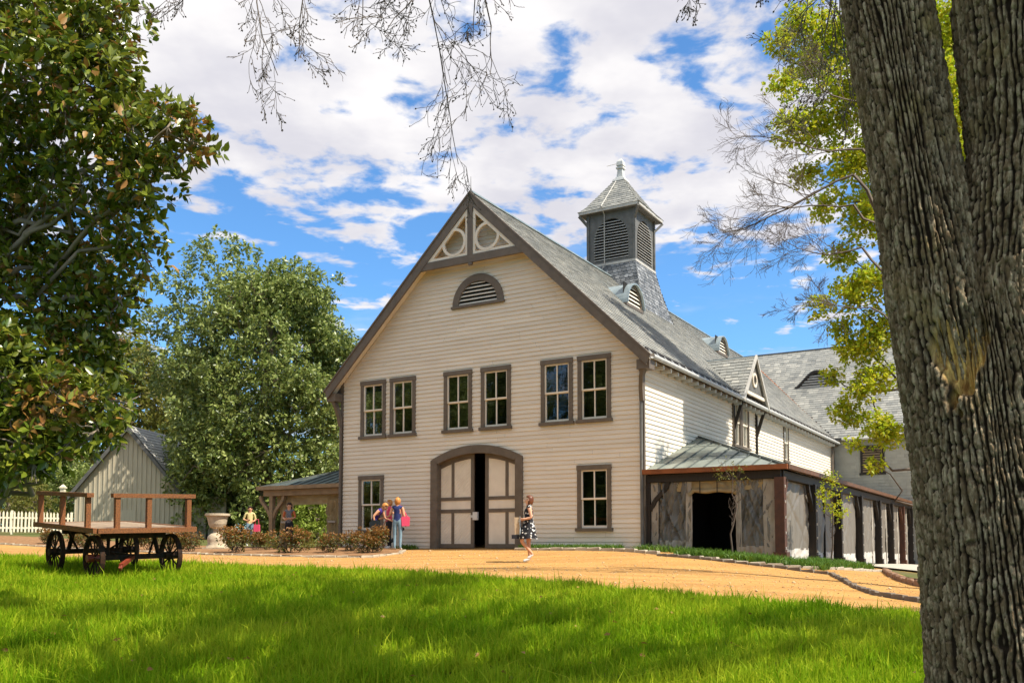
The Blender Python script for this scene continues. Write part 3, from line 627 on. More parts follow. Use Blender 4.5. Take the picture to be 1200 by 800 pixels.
# cupola
CY, CH = 11.8, 1.1
cup = MB(((0, CY, 0), (1, 0), (0, 1)))
def cup_frame():
    faces = [((0, CY - CH, 0), (1, 0), (0, -1)), ((CH, CY, 0), (0, 1), (1, 0)), ((0, CY + CH, 0), (1, 0), (0, 1)), ((-CH, CY, 0), (0, 1), (-1, 0))]
    z0, z1 = 12.33, 14.62; m = MB()
    for i, T in enumerate(faces):
        q = MB(T); w = .80; zs = 13.35; e = 0 if i % 2 == 0 else .004
        q.box(-CH + e, -w, -.1 + e, 0, z0, z1); q.box(w, CH - e, -.1 + e, 0, z0, z1); q.box(-w, w, -.1 + e, 0, z0, z0 + .14)
        for k in range(20):                      # spandrel above the arch
            a, b = -w + 2 * w * k / 20, -w + 2 * w * (k + 1) / 20; fa = zs + .95 * math.sqrt(1 - (a / w) ** 2) ** 1.0; fb = zs + .95 * math.sqrt(max(0, 1 - (b / w) ** 2))
            s8 = []
            for n in (-.1 + e, 0): s8 += [(a, n, fa), (b, n, fb), (b, n, z1), (a, n, z1)]
            q.hexa(s8)
        o = len(m.v); m.v += q.v; m.f += [tuple(o + j for j in f) for f in q.f]; m.a += q.a
    return m.build('cupola', 'grey_wood', H), faces
cu, cfaces = cup_frame()
for i, T in enumerate(cfaces):
    z = 12.5
    while z < 14.2:
        t = (z + .03 - 13.35) / .95; w = .82 if t < 0 else .82 * math.sqrt(max(0, 1 - t * t))
        mb = MB(T); mb.hexa([(-w, .03, z), (w, .03, z), (w, -.07, z + .06), (-w, -.07, z + .06), (-w, .03, z + .02), (w, .03, z + .02), (w, -.07, z + .08), (-w, -.07, z + .08)])
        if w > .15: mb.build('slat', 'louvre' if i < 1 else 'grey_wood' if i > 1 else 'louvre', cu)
        z += .125
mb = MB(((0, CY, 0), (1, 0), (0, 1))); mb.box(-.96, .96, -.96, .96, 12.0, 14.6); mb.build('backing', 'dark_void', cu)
mb = MB(((0, CY, 0), (1, 0), (0, 1)))
for i in range(4):
    c, s = math.cos(i * math.pi / 2), math.sin(i * math.pi / 2)
    pp = lambda a, b, z: (a * c - b * s, a * s + b * c, z)
    mb.hexa([pp(-CH - .07, -CH - .07, 12.24), pp(CH + .07, -CH - .07, 12.24), pp(CH + .0, -CH + .0, 12.24), pp(-CH, -CH, 12.24), pp(-CH - .07, -CH - .07, 12.34), pp(CH + .07, -CH - .07, 12.34), pp(CH, -CH, 12.34), pp(-CH, -CH, 12.34)])
mb.build('sill_band', 'louvre', cu)
mb = MB(((0, CY, 0), (1, 0), (0, 1))); E_ = 1.38
mb.box(-E_, E_, -E_, E_, 14.60, 14.66); mb.build('eave_soffit', 'grey_wood', cu)
mb = MB(((0, CY, 0), (1, 0), (0, 1)))
for i in range(4):
    c, s = math.cos(i * math.pi / 2), math.sin(i * math.pi / 2); pp = lambda a, b, z: (a * c - b * s, a * s + b * c, z)
    mb.bar(pp(-E_, -E_ - .03, 14.66), pp(E_, -E_ - .03, 14.66), .06, .13)
mb.build('eave_fascia', 'louvre', cu)
for sx_ in (-1, 1):
    for sy_ in (-1, 1):
        mb = MB(((0, CY, 0), (1, 0), (0, 1))); mb.bar((sx_ * CH * 1.02, sy_ * CH * 1.02, 14.15), (sx_ * CH * 1.28, sy_ * CH * 1.28, 14.56), .10, .10)
        mb.box(sx_ * CH - .06, sx_ * CH + .06, sy_ * CH - .06, sy_ * CH + .06, 12.345, 14.59); mb.build('corner_bracket', 'grey_wood', cu)
AP = 16.35; mb = MB()
for i in range(4):
    c, s = round(math.cos(i * math.pi / 2)), round(math.sin(i * math.pi / 2)); U = Vector((c, s, 0)); D = Vector((s, -c, 0)); hh = AP - 14.70
    prof = [(1.45, 14.70), (1.20, 14.93), (.22, AP)]         # slight bellcast
    for (ra, za), (rb, zb) in ((prof[0], prof[1]), (prof[1], prof[2])):
        V = (Vector((0, 0, zb - za)) - D * (ra - rb)); L_ = V.length; V.normalize(); N = (D * (zb - za) + Vector((0, 0, ra - rb))).normalized()
        slates(mb, Vector((0, CY, za)) + D * ra, U, V, N, L_, lambda v, ra=ra, rb=rb, L_=L_: (-(ra + (rb - ra) * v / L_), ra + (rb - ra) * v / L_), .15, .22, .01)
mb.build('cupola_slates', 'slate', cu, 'stuff')
mb = MB(((0, CY, 0), (1, 0), (0, 1)))
ring = lambda r, z: [(-r, -r, z), (r, -r, z), (r, r, z), (-r, r, z)]
mb.hexa(ring(1.42, 14.67) + ring(1.17, 14.9)); mb.hexa(ring(1.17, 14.9) + ring(.2, AP)); mb.build('roof_core', 'slate_base', cu)
mb = MB(((0, CY, 0), (1, 0), (0, 1))); mb.hexa(ring(.30, AP - .05) + ring(.27, AP + .06)); mb.hexa(ring(.20, AP + .06) + ring(.17, AP + .16)); mb.hexa(ring(.15, AP + .16) + ring(.11, AP + .55))
mb.hexa(ring(.17, AP + .55) + ring(.17, AP + .62)); mb.hexa(ring(.10, AP + .62) + ring(.10, AP + .70)); mb.hexa(ring(.16, AP + .70) + ring(.14, AP + .88)); mb.hexa(ring(.14, AP + .88) + ring(.03, AP + 1.05)); mb.build('finial', 'white_metal', cu)
mb = MB(((0, CY, 0), (1, 0), (0, 1))); mb.tube([(-.1, -.15, AP + .1), (-.25, -1.58, 14.75), (-.28, -1.2, 14.5), (-.28, -1.2, 12.3), (-.6, -1.5, 11.3)], .022, 4); mb.tube([(-.1, 0, AP + .85), (-.6, -.2, AP + .75)], .012, 4); mb.build('lightning_cable', 'louvre', cu)
# cupola skirt: flared, fish-scale slates
mb = MB(); prof = [(1.98, 9.2), (1.62, 10.35), (1.34, 11.35), (1.14, 12.24)]
core = MB(((0, CY, 0), (1, 0), (0, 1)))
for (ra, za), (rb, zb) in zip(prof[:-1], prof[1:]): core.hexa(ring(ra - .02, za) + ring(rb - .02, zb))
core.build('skirt_core', 'slate_base', cu)
def scales(mb, P0, U, V, N, L_, ra, rb, exp=.16, wid=.21):
    v = 0; r = 0
    while v < L_ - .01:
        h = ra + (rb - ra) * v / L_; u = -h - (wid / 2 if r % 2 else 0)
        while u < h:
            a, b = max(u + .006, -h), min(u + wid - .006, h)
            if b - a > .04:
                m = (a + b) / 2; hw = (b - a) / 2; o = .022; v1 = min(v + exp * 1.4, L_ + .05); al = min(1, max(0, random.gauss(.25, .3)))
                pts = [(m + hw * math.cos(t), v + .07 + .07 * math.sin(t), o) for t in (math.pi, math.pi * 1.2, math.pi * 1.4, math.pi * 1.6, math.pi * 1.8, 2 * math.pi)] + [(b, v1, .003), (a, v1, .003)]
                Q = [Vector(P0) + U * p_ + V * q_ + N * w_ for p_, q_, w_ in pts]; mb.face([tuple(k) for k in Q], al)
                mb.face([tuple(Q[0]), tuple(Q[2]), tuple(Q[3]), tuple(Q[5])][:3], al)
            u += wid
        v += exp; r += 1
for i in range(4):
    c, s = round(math.cos(i * math.pi / 2)), round(math.sin(i * math.pi / 2)); U = Vector((c, s, 0)); D = Vector((s, -c, 0))
    for (ra, za), (rb, zb) in zip(prof[:-1], prof[1:]):
        V = (Vector((0, 0, zb - za)) - D * (ra - rb)); L_ = V.length; V.normalize(); N = (D * (zb - za) + Vector((0, 0, ra - rb))).normalized()
        scales(mb, Vector((0, CY, za)) + D * ra, U, V, N, L_, ra, rb)
mb.build('skirt_slates', 'fish_slate', cu, 'stuff')

# ---------------------------------------------------------------- porches
PX, PZ, PTOP, PHY = 9.9, 2.27, 3.77, 4.93
def porch_roof(s, mat, yend, gut):
    mb = MB(); e = .05
    mb.face([(s * HW, .02, PZ + .02), (s * PX, 0, PZ), (s * HW, PHY, PTOP)]); mb.face([(s * PX, 0, PZ), (s * PX, yend, PZ), (s * HW, yend, PTOP), (s * HW, PHY, PTOP)])
    mb.face([(s * HW, .05, PZ - .04), (s * PX, .05, PZ - .04), (s * HW, PHY, PTOP - .08)]); mb.face([(s * PX, .02, PZ - .06), (s * PX, yend, PZ - .06), (s * HW, yend, PTOP - .08), (s * HW, PHY, PTOP - .08)])
    r = mb.build('porch_roof', mat, H)
    mb = MB(); k = HW + .42
    while k < PX - .1:                                    # standing seams, front slope then side slope
        t = (PX - k) / (PX - HW); mb.bar((s * k, .0, PZ + .015), (s * k, PHY * t - .02, PZ + (PTOP - PZ) * t + .015), .03, .05); k += .46
    y = .45
    while y < yend:
        t = min(1, y / PHY); mb.bar((s * PX, y, PZ + .015), (s * (PX - (PX - HW) * t), y, PZ + (PTOP - PZ) * t + .015), .03, .05); y += .46
    mb.bar((s * PX, 0, PZ + .03), (s * HW, PHY, PTOP + .03), .06, .05)
    for kk in (.33, .66):                                 # cross joints of the metal pans
        x0 = PX - (PX - HW) * kk; mb.bar((s * HW, PHY * kk, PZ + (PTOP - PZ) * kk + .008), (s * x0, PHY * kk, PZ + (PTOP - PZ) * kk + .008), .02, .015)
    mb.build('seams', 'seam', r)
    mb = MB(); mb.bar((s * (HW - .0), -.07, PZ - .03), (s * (PX + .1), -.07, PZ - .03), .12, .14); mb.build('porch_gutter', gut, H); mb = MB(); mb.bar((s * (PX + .07), -.02, PZ - .03), (s * (PX + .07), yend, PZ - .03), .12, .12); mb.build('porch_gutter', 'copper_dark' if s > 0 else gut, H)
    mb = MB(); mb.bar((s * (HW + .05), .12, PZ - .22), (s * (PX - .12), .12, PZ - .22), .14, .22); mb.bar((s * (PX - .15), .2, PZ - .22), (s * (PX - .15), yend, PZ - .22), .14, .22); mb.build('porch_beam', 'dark_post' if s > 0 else 'porch_wood', H)
    return r
porch_roof(1, 'metal_roof', BACK - .02, 'copper'); porch_roof(-1, 'metal_roof_dark', 9, 'porch_wood')
def glz(x, y): wx, wy = BL(x, y); return gz(wx, wy) - BZ
def post(x, y, mat, brace=((0, 1), (0, -1)), w=.16, inw=None):
    g = glz(x, y) - .1; mb = MB(); mb.box(x - w / 2, x + w / 2, y - w / 2, y + w / 2, g, PZ - .3); mb.box(x - w * .7, x + w * .7, y - w * .7, y + w * .7, g, g + .35)
    p = mb.build('porch_post', mat, H)
    for dx, dy in brace:
        mb = MB(); q = [(x + dx * .06, y + dy * .06, PZ - 1.15), (x + dx * .22, y + dy * .22, PZ - .85), (x + dx * .55, y + dy * .55, PZ - .52), (x + dx * .62, y + dy * .62, PZ - .32)]
        for i in range(3): mb.bar(q[i], q[i + 1], .11, .12)
        mb.build('brace', mat, p)
    return p
PY = [.12, 4.0, 8.0, 12.1, 16.6, 20.2, 24.0, 27.2]
hk = MB(); hk.box(-.02, .02, -.02, .02, -.035, .035); hook_me = hk.mesh('hook'); hook_me.materials.append(MAT['canvas_white'])
for i, y in enumerate(PY):
    p = post(PX - .15, y, 'red_post' if i in (0, 6) else 'dark_post', ((0, 1), (0, -1)) if i else ((0, 1),), .25 if i else .26)
    for k in range(5):
        h = link('hook', hook_me, None, p); h.location = (PX - .15 + .135, y - .06, glz(PX - .15, y) + .35 + k * .42)
post(HW + .12, .14, 'dark_post', ((1, 0),), .14)
for x, y in ((-9.4, .15), (-9.4, 4.4)): post(x, y, 'porch_wood', ((1, 0), (-1, 0), (0, 1)), .17)
mb = MB(); mb.hexa([(HW + .03, .3, -1.2), (HW + .06, .3, -1.2), (HW + .06, 6.0, -1.2), (HW + .03, 6.0, -1.2), (HW + .03, .3, 2.2), (HW + .06, .3, 2.2), (HW + .06, 6.0, 3.6), (HW + .03, 6.0, 3.6)]); mb.build('porch_shade_panel', 'dark_void', H)  # near-black panel added over the house wall, painting the porch interior's shade
mb = MB(); mb.prism([(HW + .03, -1.2), (PX - .2, -1.2), (PX - .2, 2.2), (HW + .03, 3.6)], 6.0, 6.1); mb.build('porch_shade_wall', 'dark_void', H)  # added near-black wall, its colour supplies the darkness inside the opening
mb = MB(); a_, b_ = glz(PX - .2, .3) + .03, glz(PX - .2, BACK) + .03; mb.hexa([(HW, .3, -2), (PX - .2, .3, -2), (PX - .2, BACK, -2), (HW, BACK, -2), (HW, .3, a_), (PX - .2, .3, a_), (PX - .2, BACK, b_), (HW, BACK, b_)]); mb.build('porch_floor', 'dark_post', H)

# plastic weather curtains, each a thing of its own
def cloth(P, Q, z0, z1, folds, amp, nu=40, nv=30, seed=0, lean=0., pinch=0.):
    """wavy hanging sheet from P to Q (building coords xy), returns mesh data"""
    r = np.random.default_rng(seed); u = np.linspace(0, 1, nu); v = np.linspace(0, 1, nv); U, V = np.meshgrid(u, v)
    P = np.array(P, float); Q = np.array(Q, float); d = (Q - P); L = np.hypot(*d); d /= L; n = np.array([d[1], -d[0]])
    off = np.zeros_like(U)
    for k in range(folds): off += amp * r.uniform(.3, 1) * np.sin(U * r.uniform(8, 46) + V * r.uniform(-7, 7) + r.uniform(0, 6)) / (1 + .12 * k)
    ridge = np.zeros_like(U)
    for k in range(folds * 2):                             # creases fanning from the tie points
        a, b, c = r.uniform(0, 1), r.uniform(-1.2, 1.2), r.uniform(.01, .03); ridge += amp * 1.2 * np.exp(-((U - a - b * (V - r.uniform(0, 1))) / c) ** 2) * r.choice([-1, 1])
    off = (off / max(1, folds ** .5) + ridge) * (.25 + .75 * np.sin(np.pi * np.clip(V, .02, 1)) ** .5)
    Uo = U * (1 - pinch * np.sin(np.pi * V)) + lean * np.sin(np.pi * V * .9)
    x = P[0] + d[0] * L * Uo + n[0] * off; y = P[1] + d[1] * L * Uo + n[1] * off; z = z0 + (z1 - z0) * V
    i = np.arange((nu - 1) * (nv - 1)); a = i // (nu - 1) * nu + i % (nu - 1)
    return np.stack([x, y, z], -1).reshape(-1, 3), [np.stack([a, a + 1, a + nu + 1, a + nu], 1)]
def curtain(P, Q, z0, z1, label, seed, band=.45, sheetmat='canvas', bandmat='canvas_white', amp=.03, folds=6, clear=False, group=None, edges=(), top=None, lean=0.):
    e = empty('plastic_curtain', (OX, OY, BZ), YAW); tag(e, label, 'curtain', group)
    V, F = cloth(P, Q, z0 + band, z1, folds, amp, 44, 36, seed, lean); s = link('sheet', np_mesh('sheet', V, F, smooth=True), sheetmat, e)
    V, F = cloth(P, Q, z0, z0 + band + .03, folds, amp * .6, 44, 8, seed + 50); link('hem', np_mesh('hem', V, F, smooth=True), bandmat, e)
    d = np.array(Q) - np.array(P)
    for a, b in edges:
        A = np.array(P) + d * a; B = np.array(P) + d * b; V, F = cloth(A, B, z0 + .02, z1, 2, amp * .5, 8, 30, seed + int(a * 90), lean * 2)
        V = V + np.array([[d[1], -d[0], 0]]) / np.hypot(*d) * .02; link('border', np_mesh('border', V, F, smooth=True), 'canvas', e)
    return e
g0 = glz(7, .2)
ZT = PZ - .34
curtain((5.98, .16), (7.2, .16), g0 - .02, ZT, 'crumpled clear plastic curtain beside the house corner, left of the dark porch opening', 3, .33, 'plastic', 'canvas', .075, 9, edges=((0, .18), (.86, 1.02)), lean=.05)
curtain((8.52, .16), (9.62, .16), glz(9, .2) - .02, ZT, 'creased clear plastic curtain between the dark porch opening and the corner post', 9, .33, 'plastic', 'canvas', .06, 9, edges=((0, .14), (.70, 1.0)), lean=-.03)
e = empty('rolled_canvas_flap', (OX, OY, BZ), YAW); tag(e, 'tan canvas flap rolled up over the dark porch opening', 'canvas')
V, F = cloth((6.3, .18), (9.3, .18), PZ - .62, PZ - .34, 3, .03, 50, 8, 21); link('flap', np_mesh('flap', V, F, smooth=True), 'canvas_warm', e)
mb = MB(); mb.tube([(7.15 + .14 * k, .15, PZ - .62 + .02 * math.sin(k * 1.3) - (.10 if k in (0, 10) else 0)) for k in range(11)], .06, 8); mb.smooth = True; mb.build('roll', 'canvas_warm', e)
mb = MB()
for x in (7.5, 8.0): mb.box(x - .012, x + .012, .08, .09, PZ - .7, PZ - .33)
mb.build('strap', 'dark_post', e)
SIDE = ['tan plastic curtain with pale creases on the long porch side, next to the corner post', 'grey-tan curtain behind the little leafy sapling on the porch side', 'smooth taupe curtain on the porch side with a short white hem',
        'taupe porch curtain with a wide white hem and pale upright stripe', 'light curtain with white ties on the far run of the porch', 'pale curtain with rope ladder-like ties near the porch end', 'gathered tan curtain at the far end of the porch beside the wing']
for i in range(7):
    y0, y1 = PY[i] + .14, PY[i + 1] - .12; x = PX - .26; z0 = max(glz(x, y0), glz(x, y1)) if i else glz(x, y0)
    if i: y0 += .45; y1 -= .25
    curtain((x, y0), (x, y1), min(glz(x, y0), glz(x, y1)) + .03, PZ - .33, SIDE[i], 30 + i, .38 if i < 3 else .5, 'vinyl', 'canvas_white', .03, 4, edges=((.1, .16), (.8, .86)) if i > 2 else ())
# left porch drapes
for k, (a, b, lab) in enumerate(((-9.15, -8.2, 'olive tan canvas drape gathered beside the left porch post'), (-6.75, -5.95, 'olive tan canvas drape hanging against the house in the left porch'))):
    e = empty('porch_drape', (OX, OY, BZ), YAW); tag(e, lab, 'curtain')
    V, F = cloth((a, .3), (b, .3), -.05, PZ - .3, 5, .06, 40, 30, 70 + k, .0, .35); link('cloth', np_mesh('cloth', V, F, smooth=True), 'canvas_warm', e)
    mb = MB(); mb.bar(((a + b) / 2 - .3, .2, .95), ((a + b) / 2 + .1, .2, .93), .02, .08); mb.build('tie_back', 'canvas', e)
e = empty('porch_valance', (OX, OY, BZ), YAW); tag(e, 'tan canvas valance swagged under the left porch eave', 'canvas')
V, F = cloth((-9.3, .28), (-5.95, .28), PZ - .68, PZ - .33, 4, .03, 50, 8, 77); link('cloth', np_mesh('cloth', V, F, smooth=True), 'canvas_warm', e)

# ---------------------------------------------------------------- vegetation helpers
def unit(a): return a / np.maximum(np.linalg.norm(a, axis=-1, keepdims=True), 1e-9)
def leaf_frames(n, C, D, up=.6, r=rng):
    """leaf axes from clump positions C (n,3) and rough directions D"""
    D = unit(D); h = r.normal(size=(n, 3)); h[:, 2] += up * 2.2; N = unit(h - (h * D).sum(1, keepdims=True) * D); S = np.cross(D, N); return D, N, S
def leaf_mesh(name, C, D, ln, wd, up=.6, curve=.12, var=None, simple=False, r=rng):
    n = len(C); D, N, S = leaf_frames(n, C, D, up, r); ln = np.broadcast_to(ln, n)[:, None]; wd = np.broadcast_to(wd, n)[:, None] / 2
    i = np.arange(n)[:, None]
    if var is None: var = np.clip(r.normal(.35, .28, n), 0, 1)
    if simple:
        V = np.stack([C, C + D * ln * .5 + S * wd, C + D * ln - N * ln * curve, C + D * ln * .5 - S * wd], 1).reshape(-1, 3)
        return np_mesh(name, V, [i * 4 + np.arange(4)], var)
    m = C + D * ln * .55 - N * ln * .05
    V = np.stack([C, C + D * ln * .5 + S * wd + N * wd * .35, C + D * ln - N * ln * curve, C + D * ln * .5 - S * wd + N * wd * .35, m], 1).reshape(-1, 3); b = i * 5
    F = np.concatenate([b + np.array([0, 1, 4]), b + np.array([1, 2, 4]), b + np.array([2, 3, 4]), b + np.array([3, 0, 4])], 0)
    return np_mesh(name, V, [F], np.tile(var, 4))
def ball(n, r=rng): return unit(r.normal(size=(n, 3)))
def clump_leaves(blobs, per_m2, leaves_per, spread, shell=.62, r=rng, squash=.85):
    """blobs (x,y,z,R) -> leaf positions and directions; clumps sit mostly in the outer shell"""
    C, D = [], []
    for x, y, z, R_ in blobs:
        k = max(3, int(per_m2 * R_ * R_ * 4)); d = ball(k, r); rad = R_ * (shell + (1.08 - shell) * r.random(k) ** .7)[:, None]
        c = np.array([x, y, z]) + d * rad * np.array([1, 1, squash]) + r.normal(size=(k, 3)) * R_ * .07; t = unit(d + r.normal(size=(k, 3)) * .45 + np.array([0, 0, .35]))
        C.append(np.repeat(c, leaves_per, 0)); D.append(np.repeat(t, leaves_per, 0))
    C = np.concatenate(C); T = np.concatenate(D); q = ball(len(C), r); q = unit(q - (q * T).sum(1, keepdims=True) * T)
    d = unit(T * .45 + q * .95); return C + T * (r.random((len(C), 1)) - .5) * spread + d * spread * .15, d
def tubes(name, branches, sides=5):
    V, F = [], []; b = 0; ang = np.arange(sides) * 2 * math.pi / sides
    for pts, rad in branches:
        P = np.asarray(pts, float); m = len(P); rad = np.asarray(rad, float); t = np.gradient(P, axis=0); t = unit(t)
        ref = np.where(np.abs(t[:, 2:3]) > .9, np.array([[1., 0, 0]]), np.array([[0, 0, 1.]])); x = unit(np.cross(t, ref)); y = np.cross(x, t)
        ringv = P[:, None] + rad[:, None, None] * (x[:, None] * np.cos(ang)[None, :, None] + y[:, None] * np.sin(ang)[None, :, None]); V.append(ringv.reshape(-1, 3))
        i = np.arange(m - 1)[:, None] * sides; k = np.arange(sides)[None]; k2 = (k + 1) % sides
        F.append(np.stack([b + i + k, b + i + k2, b + i + sides + k2, b + i + sides + k], -1).reshape(-1, 4)); b += m * sides
    return np_mesh(name, np.concatenate(V), [np.concatenate(F)], smooth=True)
def grow(P, d, L, r0, lvl, out, tips, r, wander=.25, bias=(0, 0, .1), kids=(5, 7), ang=.75, ratio=.6, seg=7, tipr=.003):
    P = np.array(P, float); d = unit(np.array(d, float)); pts = [P]; st = L / seg; b = np.array(bias, float)
    for i in range(seg):
        d = unit(d + r.normal(size=3) * wander + b); pts.append(pts[-1] + d * st)
    rad = np.linspace(r0, max(r0 * .35, tipr), seg + 1); out.append((np.array(pts), rad))
    if lvl <= 0: tips.append((pts[-1], d)); return
    n = r.integers(kids[0], kids[1] + 1)
    for k in range(n):
        t = (k + r.random()) / n * .85 + .15; i = min(int(t * seg), seg - 1); q = pts[i] + (pts[i + 1] - pts[i]) * (t * seg - i); ax = unit(pts[i + 1] - pts[i])
        h = r.normal(size=3); h = unit(h - h.dot(ax) * ax); nd = unit(ax + h * ang * r.uniform(.6, 1.3))
        grow(q, nd, L * ratio * r.uniform(.6, 1.15) * (1.1 - .45 * t), max(rad[i] * .55, tipr), lvl - 1, out, tips, r, wander, bias, kids, ang, ratio, max(3, seg - 1), tipr)
def bez(A, B, sag, n=9, r=rng, jit=.03):
    A, B = np.array(A, float), np.array(B, float); t = np.linspace(0, 1, n)[:, None]; L = np.linalg.norm(B - A)
    return A + (B - A) * t + np.array([0, 0, sag]) * (4 * t * (1 - t)) + r.normal(size=(n, 3)) * jit * L * np.sin(np.pi * t)

# ---------------------------------------------------------------- grass
def blades(name, X, Y, h, w, mat, lean=.45, r=rng, label=None, var=None):
    n = len(X); Z = GZ(X, Y) + .0; a = r.random(n) * 2 * math.pi; la = r.random(n) * 2 * math.pi; ln = np.abs(r.normal(0, lean, n)) * h
    P = np.stack([X, Y, Z], 1); s = np.stack([np.cos(a), np.sin(a), 0 * a], 1) * (w / 2)[:, None]; l = np.stack([np.cos(la) * ln, np.sin(la) * ln, 0 * ln], 1); up = np.zeros((n, 3)); up[:, 2] = h
    V = np.stack([P - s, P + s, P + up * .55 + l * .3 + s * .75, P + up * .55 + l * .3 - s * .75, P + up * (1 - .25 * (ln / np.maximum(h, 1e-6))[:, None].clip(0, 1)) + l], 1).reshape(-1, 3)
    i = np.arange(n)[:, None] * 5; var = np.clip(r.normal(.3, .3, n), 0, 1) if var is None else var
    return np_mesh(name, V, [i + np.arange(4), i + np.array([3, 2, 4])], np.tile(var, 2))
def lawn_grass():
    r = np.random.default_rng(3); xs, ys = [], []
    for d0, d1, dens in ((6.2, 9, 2900), (9, 12, 2200), (12, 16, 1700), (16, 24, 1150)):
        n = int((d1 - d0) * 32 * dens * .9); y = r.uniform(d0, d1, n); x = r.uniform(-18, 14, n)
        m = (x > -y * .66 - 2.2) & (x < y * .52 + 1.6); x, y = x[m], y[m]
        m = (y < yedge(x) + np.where(r.random(len(x)) < .12, .35, .10) * r.normal(size=len(x)) - .02); xs.append(x[m]); ys.append(y[m])
    x = np.concatenate(xs); y = np.concatenate(ys)
    def pn(x, y, f, s): return np.sin(x * f + s) * np.sin(y * f * 1.13 - s * 2) + .6 * np.sin(x * f * 2.3 - y * f * 1.9 + s)
    tuft = pn(x, y, 2.3, 1.) * .5 + pn(x, y, 6.1, 2.) * .5; keep = r.random(len(x)) < .72 + .28 * np.clip(tuft, -1, 1); x, y, tuft = x[keep], y[keep], tuft[keep]
    h = (.15 + .055 * tuft) * r.uniform(.45, 1.5, len(x)); h *= np.clip((yedge(x) - y) / .8 + .45, .45, 1); tall = r.random(len(x)) < .025; h[tall] *= 1.6
    w = np.interp(y, [6, 10, 16, 24], [.0115, .013, .017, .021]) * r.uniform(.55, 1.4, len(x))
    var = np.clip(r.normal(.27, .30, len(x)) + .2 * pn(x, y, .9, 4.) + .12 * pn(x, y, 3.7, 2.), 0, 1)
    o = link('grass', blades('grass', x, y, h, w, None, .5, r, var=var), 'grass_blade', None, 'stuff'); tag(o, 'lush bright green grass covering the foreground lawn', 'grass'); return len(x)
print('blades', lawn_grass())
def pebbles():
    r = np.random.default_rng(13); n = 9000; y = r.uniform(11, 29, n); x = r.uniform(-14, 11, n); m = (y > yedge(x) + .05) & (np.abs(x) < y * .58) & (((x - OX) * SV[0] + (y - OY) * SV[1]) < -.7); x, y = x[m], y[m]; n = len(x)
    z = GZ(x, y) + .004; q = np.array([[1, 0, 0], [0, 1, 0], [-1, 0, 0], [0, -1, 0], [0, 0, .7], [0, 0, -.4]]); sz = r.uniform(.008, .022, n) * (1 + 1.2 * (r.random(n) < .04)); a = r.random(n) * 6.3
    jit = q[None] * (sz[:, None, None] * r.uniform(.6, 1.4, (n, 6, 3))); V = np.stack([jit[..., 0] * np.cos(a)[:, None] - jit[..., 1] * np.sin(a)[:, None] + x[:, None], jit[..., 0] * np.sin(a)[:, None] + jit[..., 1] * np.cos(a)[:, None] + y[:, None], jit[..., 2] + z[:, None]], -1).reshape(-1, 3)
    i = np.arange(n)[:, None] * 6; F = np.concatenate([i + np.array(f) for f in ((0, 1, 4), (1, 2, 4), (2, 3, 4), (3, 0, 4), (1, 0, 5), (2, 1, 5), (3, 2, 5), (0, 3, 5))]); o = link('loose_gravel', np_mesh('loose_gravel', V, [F], np.tile(r.random(n), 8)), 'pebble', None, 'stuff'); tag(o, 'loose stones scattered over the tan gravel drive', 'gravel')
    n = 260; y = r.uniform(7, 17, n); x = r.uniform(-9, 6.5, n); m = y < yedge(x) - .1; x, y = x[m], y[m]; C = np.stack([x, y, GZ(x, y) + r.uniform(.06, .15, len(x))], 1); D = r.normal(size=(len(x), 3)); D[:, 2] *= .2
    o = link('fallen_leaves', leaf_mesh('fallen_leaves', C, D, .075, .04, r=r), 'magnolia_rust', None, 'stuff'); tag(o, 'dry brown leaves lying in the grass', 'leaves')
pmat('pebble', (.40, .22, .075), rough=.9, attr=(.60, .45, .27))
pebbles()
def cover(name, label, quads, n, h, seed):
    r = np.random.default_rng(seed); X, Y = [], []
    for x0, x1, y0, y1, k in quads:
        bx, by = r.uniform(x0, x1, k), r.uniform(y0, y1, k); q = np.array([OX, OY])[None] + bx[:, None] * XV + by[:, None] * SV; X.append(q[:, 0]); Y.append(q[:, 1])
    X = np.concatenate(X); Y = np.concatenate(Y); o = link(name, blades(name, X, Y, h * r.uniform(.5, 1.4, len(X)), np.full(len(X), .03), None, .8, r), 'cover_leaf', None, 'stuff'); tag(o, label, 'ground cover')
cover('ground_cover', 'low green ground cover planted along the foot of the wall beside the barn doors', [(1.95, 5.3, -.75, -.2, 2600), (-2.9, -2.2, -.6, -.15, 250)], 0, .16, 5)
cover('ground_cover', 'low green ground cover along the foot of the plastic curtained porch', [(7.3, 11.2, -1.6, -.55, 4200), (10.3, 11.3, -.6, 5.5, 3600), (5.7, 7.2, -.55, -.15, 250)], 0, .20, 6)

# ---------------------------------------------------------------- planted bed, stone edging, slabs
BED = np.array([(-24, 35.2), (-17, 33.0), (-12.9, 30.0), (-9.2, 27.7), (-6.2, 26.4), (-4.2, 26.0), (-3.45, 27.6), (-3.5, 29.4)], float)
bs = np.concatenate([[0], np.cumsum(np.hypot(*np.diff(BED, axis=0).T))]); NB = 120
bt = np.linspace(0, bs[-1], NB); bx = np.interp(bt, bs, BED[:, 0]); by = np.interp(bt, bs, BED[:, 1])
bcx = np.interp(bt, bs, [-24, -18, -14, -11, -8.5, -6.6, -5.8, -5.6]); bcy = np.interp(bt, bs, [38.2, 38.4, 38.0, 36.5, 34.5, 33.0, 32.4, 31.9])
sheet('planting_bed', np.linspace(0, 1, NB), np.linspace(0, 1, 16), lambda u, v: (np.interp(u, np.linspace(0, 1, NB), bx) * (1 - v) + np.interp(u, np.linspace(0, 1, NB), bcx) * v, np.interp(u, np.linspace(0, 1, NB), by) * (1 - v) + np.interp(u, np.linspace(0, 1, NB), bcy) * v), .05, 'mulch', lump=.012)
